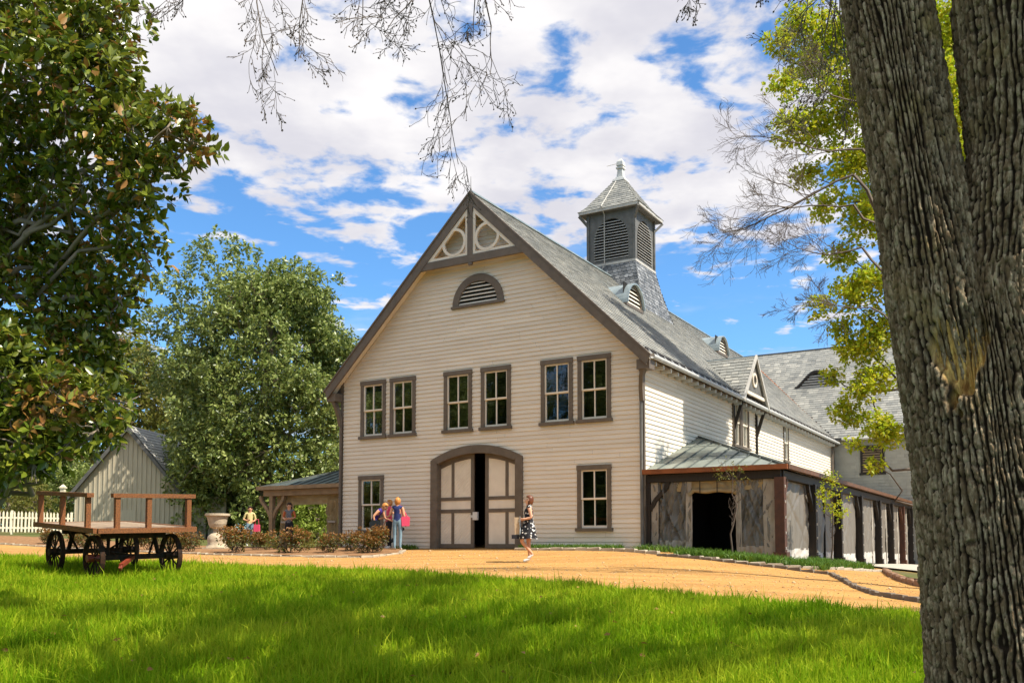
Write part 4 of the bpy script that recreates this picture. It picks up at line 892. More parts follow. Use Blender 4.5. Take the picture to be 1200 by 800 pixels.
def stone_mesh(l, w, h, seed, name='stone'):
    r = random.Random(seed); mb = MB(); q = []
    for z, s in ((0, 1.), (h * .75, .98), (h, .86)): q.append([(sx * l / 2 * s * r.uniform(.92, 1.06), sy * w / 2 * s * r.uniform(.9, 1.08), z * r.uniform(.9, 1.06)) for sx, sy in ((-1, -1), (1, -1), (1, 1), (-1, 1))])
    mb.hexa(q[0] + q[1]); mb.hexa(q[1] + q[2]); return mb.mesh(name)
def stone_row(root_name, label, pts, l, w, h, mat, lift=-.04, piece='stone'):
    pts = np.array(pts, float); s = np.concatenate([[0], np.cumsum(np.hypot(*np.diff(pts, axis=0).T))]); e = empty(root_name, (*pts[0], gz(*pts[0]))); tag(e, label, 'edging')
    ms = [stone_mesh(l * .96, w, h, k, piece) for k in range(6)]; t = l / 2; k = 0
    for m in ms: m.materials.append(MAT[mat])
    while t < s[-1]:
        x, y = np.interp(t, s, pts[:, 0]), np.interp(t, s, pts[:, 1]); x2, y2 = np.interp(t + .05, s, pts[:, 0]), np.interp(t + .05, s, pts[:, 1])
        o = link(piece, ms[k % 6], None, e); o.location = (x - pts[0][0] + rnd(-.015, .015), y - pts[0][1] + rnd(-.015, .015), gz(x, y) - gz(*pts[0]) + lift + rnd(-.01, .012)); o.rotation_euler = (rnd(-.04, .04), rnd(-.04, .04), math.atan2(y2 - y, x2 - x) + rnd(-.05, .05)); t += l; k += 1
stone_row('bed_edging', 'pale stone edging curving round the mulch bed of shrubs', list(zip(bx[18:], by[18:])), .36, .14, .10, 'edge_stone')
stone_row('wall_edging', 'thin stone edging below the green strip beside the barn doors', [BL(1.9, -.8), BL(5.4, -.85), BL(7.0, -1.5)], .42, .14, .13, 'edge_stone')
stone_row('porch_edging', 'stone edging round the green strip below the porch curtains', [BL(7.0, -1.5), BL(9.2, -2.0), BL(10.9, -1.5), BL(11.6, 0.5), BL(11.7, 5.5)], .42, .14, .10, 'edge_stone')
stone_row('drive_edging', 'dark curving stone edging dividing the gravel drive towards the big oak', [BL(6.9, -1.75), (5.6, 22.6), (7.42, 20.85), (6.9, 18.8), (6.35, 16.6), (6.1, 15.1), (6.35, 13.9), (7.0, 12.6)], .34, .10, .11, 'edge_dark')
stone_row('round_bed_kerb', 'curved brick kerb of a small bed partly behind the big oak', [(11.2, 27.0), (10.5, 25.2), (9.4, 22.4), (8.7, 20.0), (8.35, 18.2), (8.9, 16.6)], .26, .14, .16, 'edge_brick', piece='brick')
sheet('round_bed', np.linspace(0, 1, 14), np.linspace(0, 1, 8), lambda u, v: (np.interp(u, [0, .3, .6, 1], [10.6, 9.5, 8.8, 8.9]) * (1 - v) + (np.interp(u, [0, 1], [13.5, 12]) * v), np.interp(u, [0, .3, .6, 1], [25.2, 22.4, 20.0, 17.2]) * (1 - v) + v * np.interp(u, [0, 1], [24, 18])), .12, 'field')
bq = [BL(10.1, 8.0), BL(13.5, 8.0), BL(13.5, 27), BL(10.1, 27)]
sheet('walkway', np.linspace(0, 1, 6), np.linspace(0, 1, 20), lambda u, v: ((bq[0][0] * (1 - u) + bq[1][0] * u) * (1 - v) + (bq[3][0] * (1 - u) + bq[2][0] * u) * v, (bq[0][1] * (1 - u) + bq[1][1] * u) * (1 - v) + (bq[3][1] * (1 - u) + bq[2][1] * u) * v), .07, 'concrete')
# bronze-leaved shrubs
def shrub_meshes(seed):
    r = np.random.default_rng(seed); bl = [(r.normal(0, .22), r.normal(0, .2), r.uniform(.22, .62), r.uniform(.20, .32)) for _ in range(9)]
    C, D = clump_leaves(bl, 95, 6, .08, .4, r); C[:, 2] = np.abs(C[:, 2]) + .02; top = C[:, 2] + r.normal(0, .13, len(C)) > .58
    f = leaf_mesh('foliage', C[~top], D[~top], .085, .04, var=np.clip(r.normal(.25, .3, (~top).sum()), 0, 1), r=r); t = leaf_mesh('new_growth', C[top], D[top], .10, .042, r=r)
    br, tp = [], []
    for k in range(9): grow((r.normal(0, .06), r.normal(0, .06), -.05), (r.normal(0, .5), r.normal(0, .5), 1), .55, .012, 1, br, tp, r, .2, kids=(2, 3))
    s = tubes('stems', br, 4)
    for m, k in ((f, 'shrub_leaf'), (t, 'shrub_red'), (s, 'twig')): m.materials.append(MAT[k])
    return f, t, s
SM = [shrub_meshes(40 + k) for k in range(4)]
SH = [(222, 29.6, 1.0), (276, 28.6, 1.12), (300, 30.5, .8), (338, 28.2, 1.08), (386, 27.9, .92), (413, 29.0, .85), (441, 28.0, 1.05), (429, 27.6, .75), (95, 32.3, .95), (118, 33.6, 1.0), (175, 31.0, .95), (196, 32.5, .85), (60, 34.5, .9)]
SHL = ['beside the stone urn on the wagon side', 'right in front of the stone urn pedestal', 'before the woman with the tote bag', 'in front of the left porch drapes', 'full, in front of the house corner and downspout',
       'below the left edge of the lower window', 'in front of the women at the window', 'small and low, at the feet of the bending woman', 'seen behind the wagon wheels', 'behind the middle of the wagon', 'seen under the wagon end towards the urn', 'near the shed gate behind the wagon end', 'before the picket fence behind the wagon']
for k, (u, d, s) in enumerate(SH):
    x = (u - 600) / FPX * d; e = empty('bronze_shrub', (x, d, gz(x, d) + .03), rnd(0, 6)); e.scale = (s * .98, s * .98, s * .92)
    tag(e, 'bushy bronze red and green shrub ' + SHL[k], 'shrub', 'bronze shrubs in the mulch bed')
    for m in SM[k % 4]: link(m.name.split('.')[0], m, None, e, 'stuff' if m is not SM[k % 4][2] else None)
def tuft_plant(u, d, s, seed):
    r = np.random.default_rng(seed); x = (u - 600) / FPX * d; C, D = clump_leaves([(0, 0, .22, .25)], 160, 5, .08, .2, r); C[:, 2] = np.abs(C[:, 2]); e = link('silver_plant', leaf_mesh('silver_plant', C, D + np.array([0, 0, .6]), .2, .03, r=r), 'olive_leaf'); e.location = (x, d, gz(x, d) + .03); e.scale = (s, s, s); return e
for u, d, lab in ((362, 30, 'before the left porch opening'), (318, 31, 'between the urn and the left porch post'), (150, 32, 'seen below the wagon deck')): tag(tuft_plant(u, d, 1.1, u), 'small spiky pale green perennial ' + lab, 'plant', 'spiky perennials in the bed')

# ---------------------------------------------------------------- trees
def leafy_tree(name, label, base, h, tr, blobs, leafmat, per, lv, ln, wd, seed, group=None, simple=True, up=.6, barkm='twig', shell=.62, limbs=None, lean=(0, 0)):
    r = np.random.default_rng(seed); e = empty(name, base); tag(e, label, 'tree', group); B = np.array(base)
    bl = [(x - B[0], y - B[1], z - B[2], R_) for x, y, z, R_ in blobs]; C, D = clump_leaves(bl, per, lv, ln, shell, r)
    link('foliage', leaf_mesh('foliage', C, D, ln * r.uniform(.7, 1.25, len(C)), wd * r.uniform(.8, 1.2, len(C)), up, simple=simple, r=r), leafmat, e, 'stuff')
    tp = np.array([lean[0], lean[1], h]); tk = bez((0, 0, -.3), tp, 0, 10, r, .015); link('trunk', tubes('trunk', [(tk, np.linspace(tr * 1.15, tr * .3, 10))], 9), barkm, e)
    br = []
    for x, y, z, R_ in (bl if limbs is None else bl[:limbs]):
        a = tk[int(np.clip((z / max(h, .1)) * 7, 1, 8))]; br.append((bez(a, (x, y, z), -.05 * R_, 8, r, .05), np.linspace(tr * .32, tr * .06, 8)))
        for q in range(3):
            d = ball(1, r)[0] * R_ * .9; br.append((bez((x, y, z), (x + d[0], y + d[1], z + d[2]), .0, 5, r, .06), np.linspace(tr * .09, tr * .03, 5)))
    link('limbs', tubes('limbs', br, 5), barkm, e, 'stuff'); return e
# background magnolia left of the house
def lobes(c, prof, n, rr, seed, sx=1., sy=1.):
    r = np.random.default_rng(seed); out = []; zs = np.array([p[0] for p in prof]); rs = np.array([p[1] for p in prof]); w = rs / rs.sum()
    for k in range(n):
        z = r.uniform(zs[0], zs[-1]); R_ = np.interp(z, zs, rs); a = r.random() * 2 * math.pi; q = r.uniform(rr[0], rr[1]); m = max(R_ - q * .75, 0) * r.uniform(.72, 1.08); out.append((c[0] + math.cos(a) * m * sx, c[1] + math.sin(a) * m * sy, c[2] + z, q))
    return out
MG = (-13.7, 49.5); mgz = gz(*MG)
bl = lobes((MG[0], MG[1], mgz), [(.5, 3.9), (3.5, 4.9), (7, 5.4), (10, 5.0), (12.6, 4.1), (14.2, 2.6)], 190, (.8, 1.55), 11)
bl += [(AT(258, 290, 49)[0], 49, AT(258, 290, 49)[2], 1.15), (AT(285, 300, 49)[0], 49.4, AT(285, 300, 49)[2], .9), (AT(345, 325, 48)[0], 48, AT(345, 325, 48)[2], 1.2), (AT(382, 335, 48)[0], 48, AT(382, 335, 48)[2], .9), (AT(225, 330, 49)[0], 49, AT(225, 330, 49)[2], 1.0)]
bl += [(*AT(u, v, 50), R_) for u, v, R_ in ((205, 335, 1.1), (192, 380, 1.3), (185, 430, 1.3), (215, 380, 1.4), (200, 450, 1.2), (230, 300, .8))]
magn = leafy_tree('magnolia_tree', 'tall dense magnolia with glossy olive leaves between the grey shed and the house', (MG[0], MG[1], mgz), 15.2, .38, bl, 'far_leaf', 14, 8, .25, .115, 12, up=.5, limbs=60, barkm='pale_twig')
def copy_tree(o, parent=None):
    c = o.copy(); COL.objects.link(c); c.parent = parent
    for ch in o.children: copy_tree(ch, c)
    return c
for x, y, rz, s, lab in ((-25, 22.5, 1.3, .95, 'dense magnolia standing across the lawn, mirrored in the front windows'), (-34, 13, 3.0, 1.1, 'tall magnolia far across the lawn, mirrored in the front windows'), (-21.5, 8.0, 4.1, 1.0, 'broad magnolia out on the side lawn, mirrored in the upper windows')):
    c = copy_tree(magn); c.location = (x, y, gz(x, y)); c.rotation_euler = (0, 0, rz); c.scale = (s, s, s); c['label'] = lab
# trees and bushes beyond the fence, shed and left porch
def simple_tree(u, d, top_v, rad, mat, seed, label, ln=.2, per=10, h0=.12, group='trees beyond the shed', bot=.5):
    x = (u - 600) / FPX * d; g = gz(x, d); H_ = AT(u, top_v, d)[2] - g
    bl = lobes((x, d, g), [(H_ * h0, rad * .8), (H_ * .4, rad), (H_ * .7, rad * .85), (H_ * .93, rad * .4)], int(34 + rad * 9), (rad * .24, rad * .42), seed)
    return leafy_tree('leafy_tree', label, (x, d, g), H_ * .9, .06 + .02 * H_, bl, mat, per, 7, ln, ln * .5, seed + 1, group, limbs=20, barkm='pale_twig')
simple_tree(150, 66, 395, 4.5, 'olive_leaf', 51, 'yellow-green tree rising behind the shed roof', .3, 6)
simple_tree(20, 62, 440, 5.0, 'far_leaf', 52, 'dark evergreen tree standing behind the picket fence', .26, 7)
simple_tree(72, 56, 520, 2.6, 'far_leaf', 53, 'dark holly bush between the picket fence and the shed', .2, 12, .05)
simple_tree(8, 50, 545, 1.9, 'olive_leaf', 54, 'pale stemmed bush behind the picket fence', .14, 14, .05)
simple_tree(40, 49, 568, 1.4, 'olive_leaf', 55, 'low grey-green bush just behind the white pickets', .12, 16, .05)
simple_tree(372, 46, 572, 1.7, 'bright_leaf', 56, 'bright yellow-green bush seen through the left porch', .16, 16, .05)
simple_tree(345, 55, 540, 2.4, 'bright_leaf', 57, 'sunny lime green bush beyond the left porch', .2, 10, .05)
simple_tree(392, 60, 470, 3.0, 'olive_leaf', 58, 'yellowish tree close behind the left porch roof', .22, 8, .1)
simple_tree(-60, 75, 360, 7, 'far_leaf', 59, 'large dark tree far behind the picket fence', .36, 4)
simple_tree(240, 75, 420, 5, 'olive_leaf', 60, 'olive green tree behind the dense magnolia', .34, 5)

# near magnolia
def near_magnolia():
    r = np.random.default_rng(21)
    px = [(-60, -40, 11.5, 1.3), (50, -10, 11.5, 1.0), (125, 20, 11.2, .52), (20, 95, 11, .9), (95, 105, 11, .7), (150, 165, 11, .52), (196, 150, 10.8, .45), (226, 168, 10.8, .30), (176, 215, 10.9, .40), (120, 195, 11.1, .6), (60, 215, 11.6, .45), (10, 175, 11.6, .7),
          (150, 262, 11.4, .42), (168, 300, 11.6, .30), (105, 330, 12, .62), (45, 345, 12.2, .72), (140, 352, 12, .38), (120, 395, 12, .45), (10, 300, 12.4, .55), (60, 410, 11.8, .7), (5, 440, 11.2, .8), (75, 470, 10.9, .52), (128, 470, 11, .38), (20, 520, 10.8, .5), (115, 505, 10.8, .30), (70, 530, 10.8, .28), (-60, 250, 12, 1.0), (-70, 420, 11.6, 1.0), (-50, 540, 11, .6), (140, 75, 11.2, .35), (40, 545, 10.6, .22), (25, 245, 12.3, .42), (110, 265, 12, .42), (75, 300, 12.3, .4), (140, 120, 11.3, .4), (90, 60, 11.4, .6), (40, 480, 11.4, .7), (100, 420, 11.8, .5)]
    base = (-8.3, 12.6); g = gz(*base); e = empty('magnolia_tree', (*base, g)); tag(e, 'large near magnolia with big glossy leaves and rusty undersides overhanging the old cart', 'tree'); B = np.array([*base, g])
    bl = [(*(np.array(AT(u, v, d)) - B), R_) for u, v, d, R_ in px]; C, D = clump_leaves(bl, 80, 8, .11, .42, r, .9); n = len(C)
    keep = np.ones(n, bool); ln = r.uniform(.085, .165, n); wd = ln * r.uniform(.38, .5, n); rust = r.random(n) < .045 + .04 * (C[:, 2] > 3.5)
    # patches of bronzed leaves
    for c in (AT(70, 470, 10.6), AT(30, 478, 10.6), AT(235, 160, 10.6)): rust |= (np.linalg.norm(C + B - np.array(c), axis=1) < .33) & (r.random(n) < .5)
    Dn, N, S = leaf_frames(n, C, D, .5, r)
    near = np.argsort((C + B)[:, 1] * .9 + np.abs((C + B)[:, 0] + 4.2) * .6 + r.random(n) * .5); vis = [i for i in near if -5.9 < (C + B)[i, 0] < -3.2][:300]; sel = np.zeros(n, bool); sel[vis] = True
    q = np.array([[0, 0, 0], [.25, .5, .12], [.6, .46, .12], [1, 0, -.1], [.6, -.46, .12], [.25, -.5, .12], [.5, 0, 0]]); fs = [(0, 1, 6), (1, 2, 6), (2, 3, 6), (3, 4, 6), (4, 5, 6), (5, 0, 6)]
    def lm(mat):
        me = bpy.data.meshes.new('leaf'); me.from_pydata([tuple(k) for k in q], [], fs); a = me.attributes.new('var', 'FLOAT', 'FACE'); a.data.foreach_set('value', [.5] * 6); me.materials.append(MAT[mat]); return me
    L0, L1 = lm('magnolia_leaf'), lm('magnolia_rust')
    for i in vis:
        o = link('leaf', L1 if rust[i] else L0, None, e); M = Matrix([(*(Dn[i] * ln[i]),), (*(S[i] * wd[i]),), (*(N[i] * wd[i]),)]).transposed().to_4x4(); M.translation = Vector(C[i]); o.matrix_local = M
    def part(name, m, mat):
        c, d, nn, s = C[m], Dn[m], N[m], S[m]; V = (c[:, None] + d[:, None] * (q[None, :, 0:1] * ln[m][:, None, None]) + s[:, None] * (q[None, :, 1:2] * wd[m][:, None, None]) + nn[:, None] * (q[None, :, 2:3] * wd[m][:, None, None])).reshape(-1, 3)
        i = np.arange(m.sum())[:, None] * 7; F = np.concatenate([i + np.array(f) for f in fs]); link(name, np_mesh(name, V, [F], np.tile(np.clip(r.normal(.4, .3, m.sum()), 0, 1), 6)), mat, e, 'stuff')
    part('foliage', ~sel & ~rust, 'magnolia_leaf'); part('rusty_leaves', ~sel & rust, 'magnolia_rust')
    tk = bez((0, 0, -.3), (.2, 0, 7.5), 0, 12, r, .01); link('trunk', tubes('trunk', [(tk, np.linspace(.3, .10, 12))], 10), 'pale_twig', e); br = []
    for x, y, z, R_ in bl:
        a = tk[int(np.clip(z / 7.5 * 11 - 1.5, 2, 11))]; br.append((bez(a, (x, y, z), -.1, 10, r, .04), np.linspace(.055, .018, 10)))
        for k in range(7):
            d = ball(1, r)[0] * R_; br.append((bez((x, y, z), (x + d[0], y + d[1], z + d[2]), 0, 5, r, .06), np.linspace(.014, .005, 5)))
    link('limbs', tubes('limbs', br, 6), 'pale_twig', e, 'stuff')
near_magnolia()

# big twin-stemmed oak
def vnoise(x, y, seed, wrapx=None):
    xi = np.floor(x).astype(int); yi = np.floor(y).astype(int); fx, fy = x - xi, y - yi; fx = fx * fx * (3 - 2 * fx); fy = fy * fy * (3 - 2 * fy)
    def hsh(a, b):
        if wrapx: a = a % wrapx
        h = (a * 374761393 + b * 668265263 + seed * 974634777) & 0xffffffff; h = ((h ^ (h >> 13)) * 1274126177) & 0xffffffff; return ((h ^ (h >> 16)) & 0xffff) / 65535.
    return (hsh(xi, yi) * (1 - fx) + hsh(xi + 1, yi) * fx) * (1 - fy) + (hsh(xi, yi + 1) * (1 - fx) + hsh(xi + 1, yi + 1) * fx) * fy
OK_Y = 4.3
def bark(name, zs, contour, nth, mat_seed, circ, parent, wound=None, depth=.027):
    th = np.linspace(0, 2 * math.pi, nth, endpoint=False); TH, ZZ = np.meshgrid(th, zs); cx_, cy_, rr = contour(TH, ZZ)
    cells = int(circ / .029); u = TH / (2 * math.pi) * cells
    def hs(a, b, k): h = (a * 73856093 ^ b * 19349663 ^ (k + mat_seed) * 83492791) & 0xffffff; h = (h * 1103515245 + 12345) & 0xffffff; h ^= h >> 9; h = (h * 69069 + 1) & 0xffffff; return h / 16777215.
    def blocks(sc, zl, k, warp):
        """ridges running up the stem, split by slanting cracks into blocks: returns 0..1 profile, block id, furrow"""
        uu = u * sc + (vnoise(u * sc * .35, ZZ * 2.2 * sc, mat_seed + k) - .5) * 1.7 * warp + (vnoise(u * sc * .9, ZZ * 9 * sc, mat_seed + k + 1) - .5) * .75 * warp
        i = np.floor(uu).astype(int); fr = uu - i; ragged = (vnoise(u * sc * 3, ZZ * 55, mat_seed + k + 2) - .5) * .16
        v = ZZ / zl + hs(i, 0, 5) * 17 + (vnoise(i * 1.7 + .5, ZZ * 3.1, mat_seed + k + 3) - .5) * 2.4; v = v + (fr - .5) * (hs(i, np.floor(v).astype(int), 6) - .5) * 1.6
        j = np.floor(v).astype(int); fv = v - j; cid = hs(i, j, 7); wl_ = .12 + .30 * vnoise(i + .5, ZZ * 4.0, mat_seed + k + 4); wr_ = .12 + .30 * vnoise(i + 1.5, ZZ * 4.0, mat_seed + k + 4)
        closed = np.clip((vnoise(np.round(uu) + .5, ZZ * 2.6, mat_seed + k + 5) - .10) / .16, 0, 1)                       # some furrows pinch shut
        e1 = np.clip((np.minimum(fr / wl_, (1 - fr) / wr_) + ragged * 2 - .35) / .55, 0, 1); e1 = 1 - (1 - e1) * closed
        e2 = np.clip((np.minimum(fv, 1 - fv) * zl / .012 + ragged * 4 - .2) / .8, 0, 1)
        return e1 * (.55 + .45 * e2), cid, e1
    p1, c1, f1_ = blocks(1., .085, 100, 1.); p2, c2, f2_ = blocks(2.1, .036, 200, 1.2)
    big = vnoise(u * .22, ZZ * 1.6, mat_seed + 15); fine = vnoise(u * 3.5, ZZ * 70, mat_seed + 6) * .5 + vnoise(u * 6.5, ZZ * 150, mat_seed + 7) * .5
    plate = np.clip(p1 * (.62 + .38 * p2) * (.72 + .28 * c1) * (.8 + .35 * big) + (c2 - .5) * .22 * f1_, 0, 1)
    wd = wound(TH, ZZ, cx_, cy_, rr) if wound else np.zeros_like(TH)
    disp = (p1 - .6) * depth + (c1 - .5) * depth * .30 * f1_ + (p2 - .6) * depth * .26 * f1_ + (c2 - .5) * .006 + (fine - .5) * .006; disp = disp * (1 - wd * .55) - wd * .05 + wd * (vnoise(u * 3, ZZ * 9, mat_seed + 9) - .5) * .05
    R2 = rr + disp; V = np.stack([cx_ + R2 * np.cos(TH), cy_ + R2 * np.sin(TH), ZZ], -1).reshape(-1, 3); nz = len(zs)
    i = np.arange(nz - 1)[:, None] * nth; k = np.arange(nth)[None]; k2 = (k + 1) % nth; F = np.stack([i + k, i + k2, i + nth + k2, i + nth + k], -1).reshape(-1, 4)
    me = np_mesh(name, V, [F], smooth=False)
    for nm, a in (('plate', plate), ('wound', wd)):
        at = me.attributes.new(nm, 'FLOAT', 'POINT'); at.data.foreach_set('value', a.astype(np.float32).ravel())
    return link(name, me, 'bark', parent)
def oak():
    gb = gz(2.4, OK_Y); e = empty('oak_tree', (2.4, OK_Y, gb)); tag(e, 'massive twin-stemmed oak with deeply furrowed bark and a yellow wound at the fork', 'tree'); dz = ZC - gb
    ZF = 1.18
    s1 = lambda z: (np.interp(z, [-1.5, -.68, .4, 1.18, 2.6, 4.6, 6], [2.41, 2.35, 2.23, 2.085, 1.925, 1.68, 1.48]) - 2.4, 0 * z + np.interp(z, [-1.5, 1.2, 6], [.0, .02, .3]), np.interp(z, [-1.5, -1.1, -.68, .4, 1.18, 1.9, 2.6, 6], [.52, .38, .325, .27, .225, .20, .205, .16]))
    s2 = lambda z: (np.interp(z, [-1.5, -.68, .4, 1.18, 1.9, 2.6, 4.6, 6], [2.60, 2.57, 2.50, 2.44, 2.49, 2.44, 2.64, 2.85]) - 2.4, 0 * z + np.interp(z, [-1.5, 1.2, 6], [-.02, -.05, -.35]), np.interp(z, [-1.5, -1.1, -.68, .4, 1.18, 1.9, 2.6, 6], [.56, .44, .40, .345, .295, .262, .285, .2]))
    def lower(TH, ZZ):
        c1x, c1y, r1_ = s1(ZZ); c2x, c2y, r2_ = s2(ZZ); mx_, my_ = (c1x + c2x) / 2, (c1y + c2y) / 2; lo = np.zeros_like(TH); hi = np.full_like(TH, 1.4); k = np.interp(ZZ, [-.6, .3, .9, 1.3], [.22, .14, .04, .012])
        for _ in range(26):
            m = (lo + hi) / 2; x = mx_ + m * np.cos(TH); y = my_ + m * np.sin(TH); a = np.hypot(x - c1x, y - c1y) - r1_; b = np.hypot(x - c2x, y - c2y) - r2_
            h = np.clip(.5 + .5 * (b - a) / k, 0, 1); d = b * (1 - h) + a * h - k * h * (1 - h); ins = d < 0; lo = np.where(ins, m, lo); hi = np.where(ins, hi, m)
        return mx_, my_, lo + .02 * np.sin(TH * 5 + ZZ * .7) * np.clip(-ZZ, 0, 1)
    def wound(TH, ZZ, cx_, cy_, rr):
        x = cx_ + rr * np.cos(TH); front = np.sin(TH) < 0; a = (x + 2.4 - (2.07 - .0 * ZZ)) / (.092 + .02 * np.sin(ZZ * 9)); b = (ZZ - 1.0) / .36; q = a * a + b * b + .45 * (vnoise(x * 30, ZZ * 14, 77) - .5) * 2
        return np.where(front, np.clip((1.2 - q) / .25, 0, 1), 0)
    zs = np.concatenate([np.arange(-1.6, -.75, .03), np.arange(-.75, 1.30, .0068)])
    t = bark('trunk', zs, lower, 490, 10, 2.6, e, wound); t.location.z = dz
    for nm, s, sd_, nt_ in (('stem', s1, 40, 250), ('stem', s2, 60, 300)):
        zs = np.concatenate([np.arange(.75, 2.75, .0072), np.arange(2.75, 6.0, .06)]); t = bark(nm, zs, lambda TH, ZZ, s=s: (*s(ZZ)[:2], s(ZZ)[2] - np.clip((1.15 - ZZ) * .16, 0, .06)), nt_, sd_, 1.7, e); t.location.z = dz
    r = np.random.default_rng(31); br, tp = [], []; P0 = np.array([2.4, OK_Y, gb])
    def W(p): return np.array(p, float) - P0
    top1 = np.array([1.50, OK_Y + .3, ZC + 6.0]); top2 = np.array([3.0, OK_Y - .35, ZC + 6.0])
    # limbs that run above the picture and carry the hanging twigs
    limb = [np.array(AT(1010, -250, 6.5)), np.array(AT(900, -120, 8.5)), np.array(AT(720, -95, 9.2)), np.array(AT(520, -80, 9.2)), np.array(AT(330, -75, 9.4)), np.array(AT(200, -60, 9.6))]
    pts = np.array([top1, *limb]); br.append((bez(W(top1), W(limb[0]), .3, 8, r), np.linspace(.16, .10, 8)))
    for i in range(len(limb) - 1): br.append((bez(W(limb[i]), W(limb[i + 1]), .05, 7, r, .02), np.linspace(.10 - .016 * i, .085 - .016 * i, 7)))
    tw, tt = [], []
    for (u0, v0, u1, v1, dd, L_) in ((300, -75, 335, 90, 9.3, 1.5), (255, -70, 205, 40, 9.5, 1.1), (350, -75, 385, 60, 9.3, 1.1), (500, -80, 455, 175, 9.2, 2.25), (520, -80, 500, 130, 9.1, 1.6), (560, -80, 590, 135, 9.2, 1.9), (540, -80, 610, 40, 9.0, 1.2), (470, -80, 420, 90, 9.3, 1.5), (820, -110, 850, 30, 8.8, 1.2), (800, -110, 790, 10, 8.9, 1.0), (985, -120, 900, 90, 8.2, 1.7), (1000, -120, 960, 130, 8.0, 1.9), (960, -110, 985, 100, 8.0, 1.6), (930, -110, 940, 30, 8.3, 1.1)):
        A = np.array(AT(u0, v0, dd)); Bp = np.array(AT(u1, v1, dd)); grow(W(A), Bp - A, np.linalg.norm(Bp - A), .012, 3, tw, tt, r, .16, (0, 0, -.06), (4, 6), .8, .50, 8, .0028)
    link('twigs', tubes('twigs', tw, 3), 'twig', e, 'stuff')
    bp = np.array([p for p, _ in tt]); bd = np.array([d for _, d in tt]); link('buds', leaf_mesh('buds', bp, bd + r.normal(size=bp.shape) * .3, .03, .02, r=r), 'twig', e, 'stuff')
    # crown over and beside the viewpoint (it shades the lawn)
    blobs = []
    for k in range(130):
        x, y, z = r.uniform(1.5, 14), r.uniform(-3, 13.5), r.uniform(6.3, 13)
        if z < .66 * y + 1.3 or (x - 5.5) ** 2 / 64 + (y - 5) ** 2 / 80 + (z - 8.5) ** 2 / 25 > 1: continue
        q = np.array([x - 2.45, y - OK_Y, z - .8]); sv = np.array(sd); off = np.linalg.norm(q - q.dot(sv) * sv)
        if off < 1.9: continue
        blobs.append((x - P0[0], y - P0[1], z + ZC - P0[2], r.uniform(.45, 1.05)))
    C, D = clump_leaves(blobs, 20, 7, .1, .1, r); link('foliage', leaf_mesh('foliage', C, D, .16, .092, simple=True, r=r), 'spring_leaf', e, 'stuff')
    for b in blobs: br.append((bez(W(top2 if b[0] > 1.5 else top1), b[:3], .4, 9, r, .05), np.linspace(.09, .02, 9)))
    link('limbs', tubes('limbs', br, 7), 'twig', e, 'stuff')
oak()
# spring-green tree behind the oak
def spring_tree():
    d = 27.5; x = (1108 - 600) / FPX * d; g = gz(x, d)
    px = [(955, 75, 22, .75), (985, 40, 22, .8), (1000, 110, 21, .9), (960, 150, 21.5, .65), (1000, 190, 21, .75), (945, 205, 21.5, .35), (1015, 260, 21, .6), (985, 300, 21.5, .4), (1000, 345, 21, .55), (1020, 400, 21, .5), (985, 385, 21.5, .35), (1010, 455, 20.8, .4), (1030, 500, 20.5, .4), (1050, 90, 21, 1.2), (1110, 40, 21, 1.3), (1120, 150, 21, 1.2), (1125, 260, 21, 1.1), (1170, 330, 21, 1.1), (1080, 350, 21, .8), (1100, 450, 21, .8), (1025, 545, 20.5, .22), (1000, 520, 20.5, .2), (1190, 120, 21, 1.3), (1040, 10, 21.5, .9), (975, 440, 21.2, .25)]
    px += [(918, 100, 21, .4), (930, 150, 21, .5), (912, 50, 21, .35), (940, 30, 21.5, .6), (970, 240, 21, .45), (960, 360, 21, .3), (1000, 410, 21, .45), (985, 480, 21, .3), (1020, 330, 21, .5), (1030, 440, 21, .45), (1035, 380, 21, .5), (1040, 510, 20.6, .4), (1000, 490, 21, .3)]
    bl = [(*AT(u, v, dd + 6.5), R_ * 1.28) for u, v, dd, R_ in px]; r = np.random.default_rng(61)
    bl += [(r.uniform(11.6, 16), r.uniform(23, 30.5), ZC + r.uniform(8.5, 14.5), r.uniform(.45, .85)) for _ in range(26)]  # extra hidden clusters, added to cast dappled shade on the side wall
    e = leafy_tree('spring_tree', 'airy young tree with lime and golden spring leaves behind the oak trunk', (x, d, g), 14, .19, bl, 'spring_leaf', 84, 7, .15, .08, 62, shell=.1, limbs=25)
spring_tree()
def bare_tree():
    d = 17.5; x = (1125 - 600) / FPX * d; g = gz(x, d); e = empty('bare_tree', (x, d, g)); tag(e, 'leafless tree with fine spreading twigs reaching out from behind the oak', 'tree'); B = np.array([x, d, g]); r = np.random.default_rng(71)
    top = np.array(AT(1105, 90, d)) - B; tk = bez((0, 0, -.3), top, 0, 12, r, .01); br, tips = [(tk, np.linspace(.2, .08, 12))], []
    lim = [((1090, 330), (1000, 205), (848, 238), .055), ((1095, 300), (1010, 175), (870, 160), .05), ((1095, 260), (1010, 120), (915, 120), .04), ((1095, 380), (1010, 290), (920, 330), .04), ((1098, 420), (1020, 360), (935, 375), .03), ((1080, 330), (1000, 240), (880, 290), .04)]
    for a, b, c, r0 in lim:
        A, M_, E2 = [np.array(AT(*q, d + rnd(-.5, .5))) - B for q in (a, b, c)]; p1 = bez(A, M_, 0, 7, r, .03); br.append((p1, np.linspace(r0, r0 * .7, 7)))
        grow(M_, E2 - M_, np.linalg.norm(E2 - M_) * 1.05, r0 * .5, 3, br, tips, r, .15, (0, 0, .02), (7, 9), .75, .58, 8, .003)
    link('branches', tubes('branches', br[1:], 3), 'twig', e, 'stuff'); link('trunk', tubes('trunk', br[:1], 9), 'twig', e)
bare_tree()
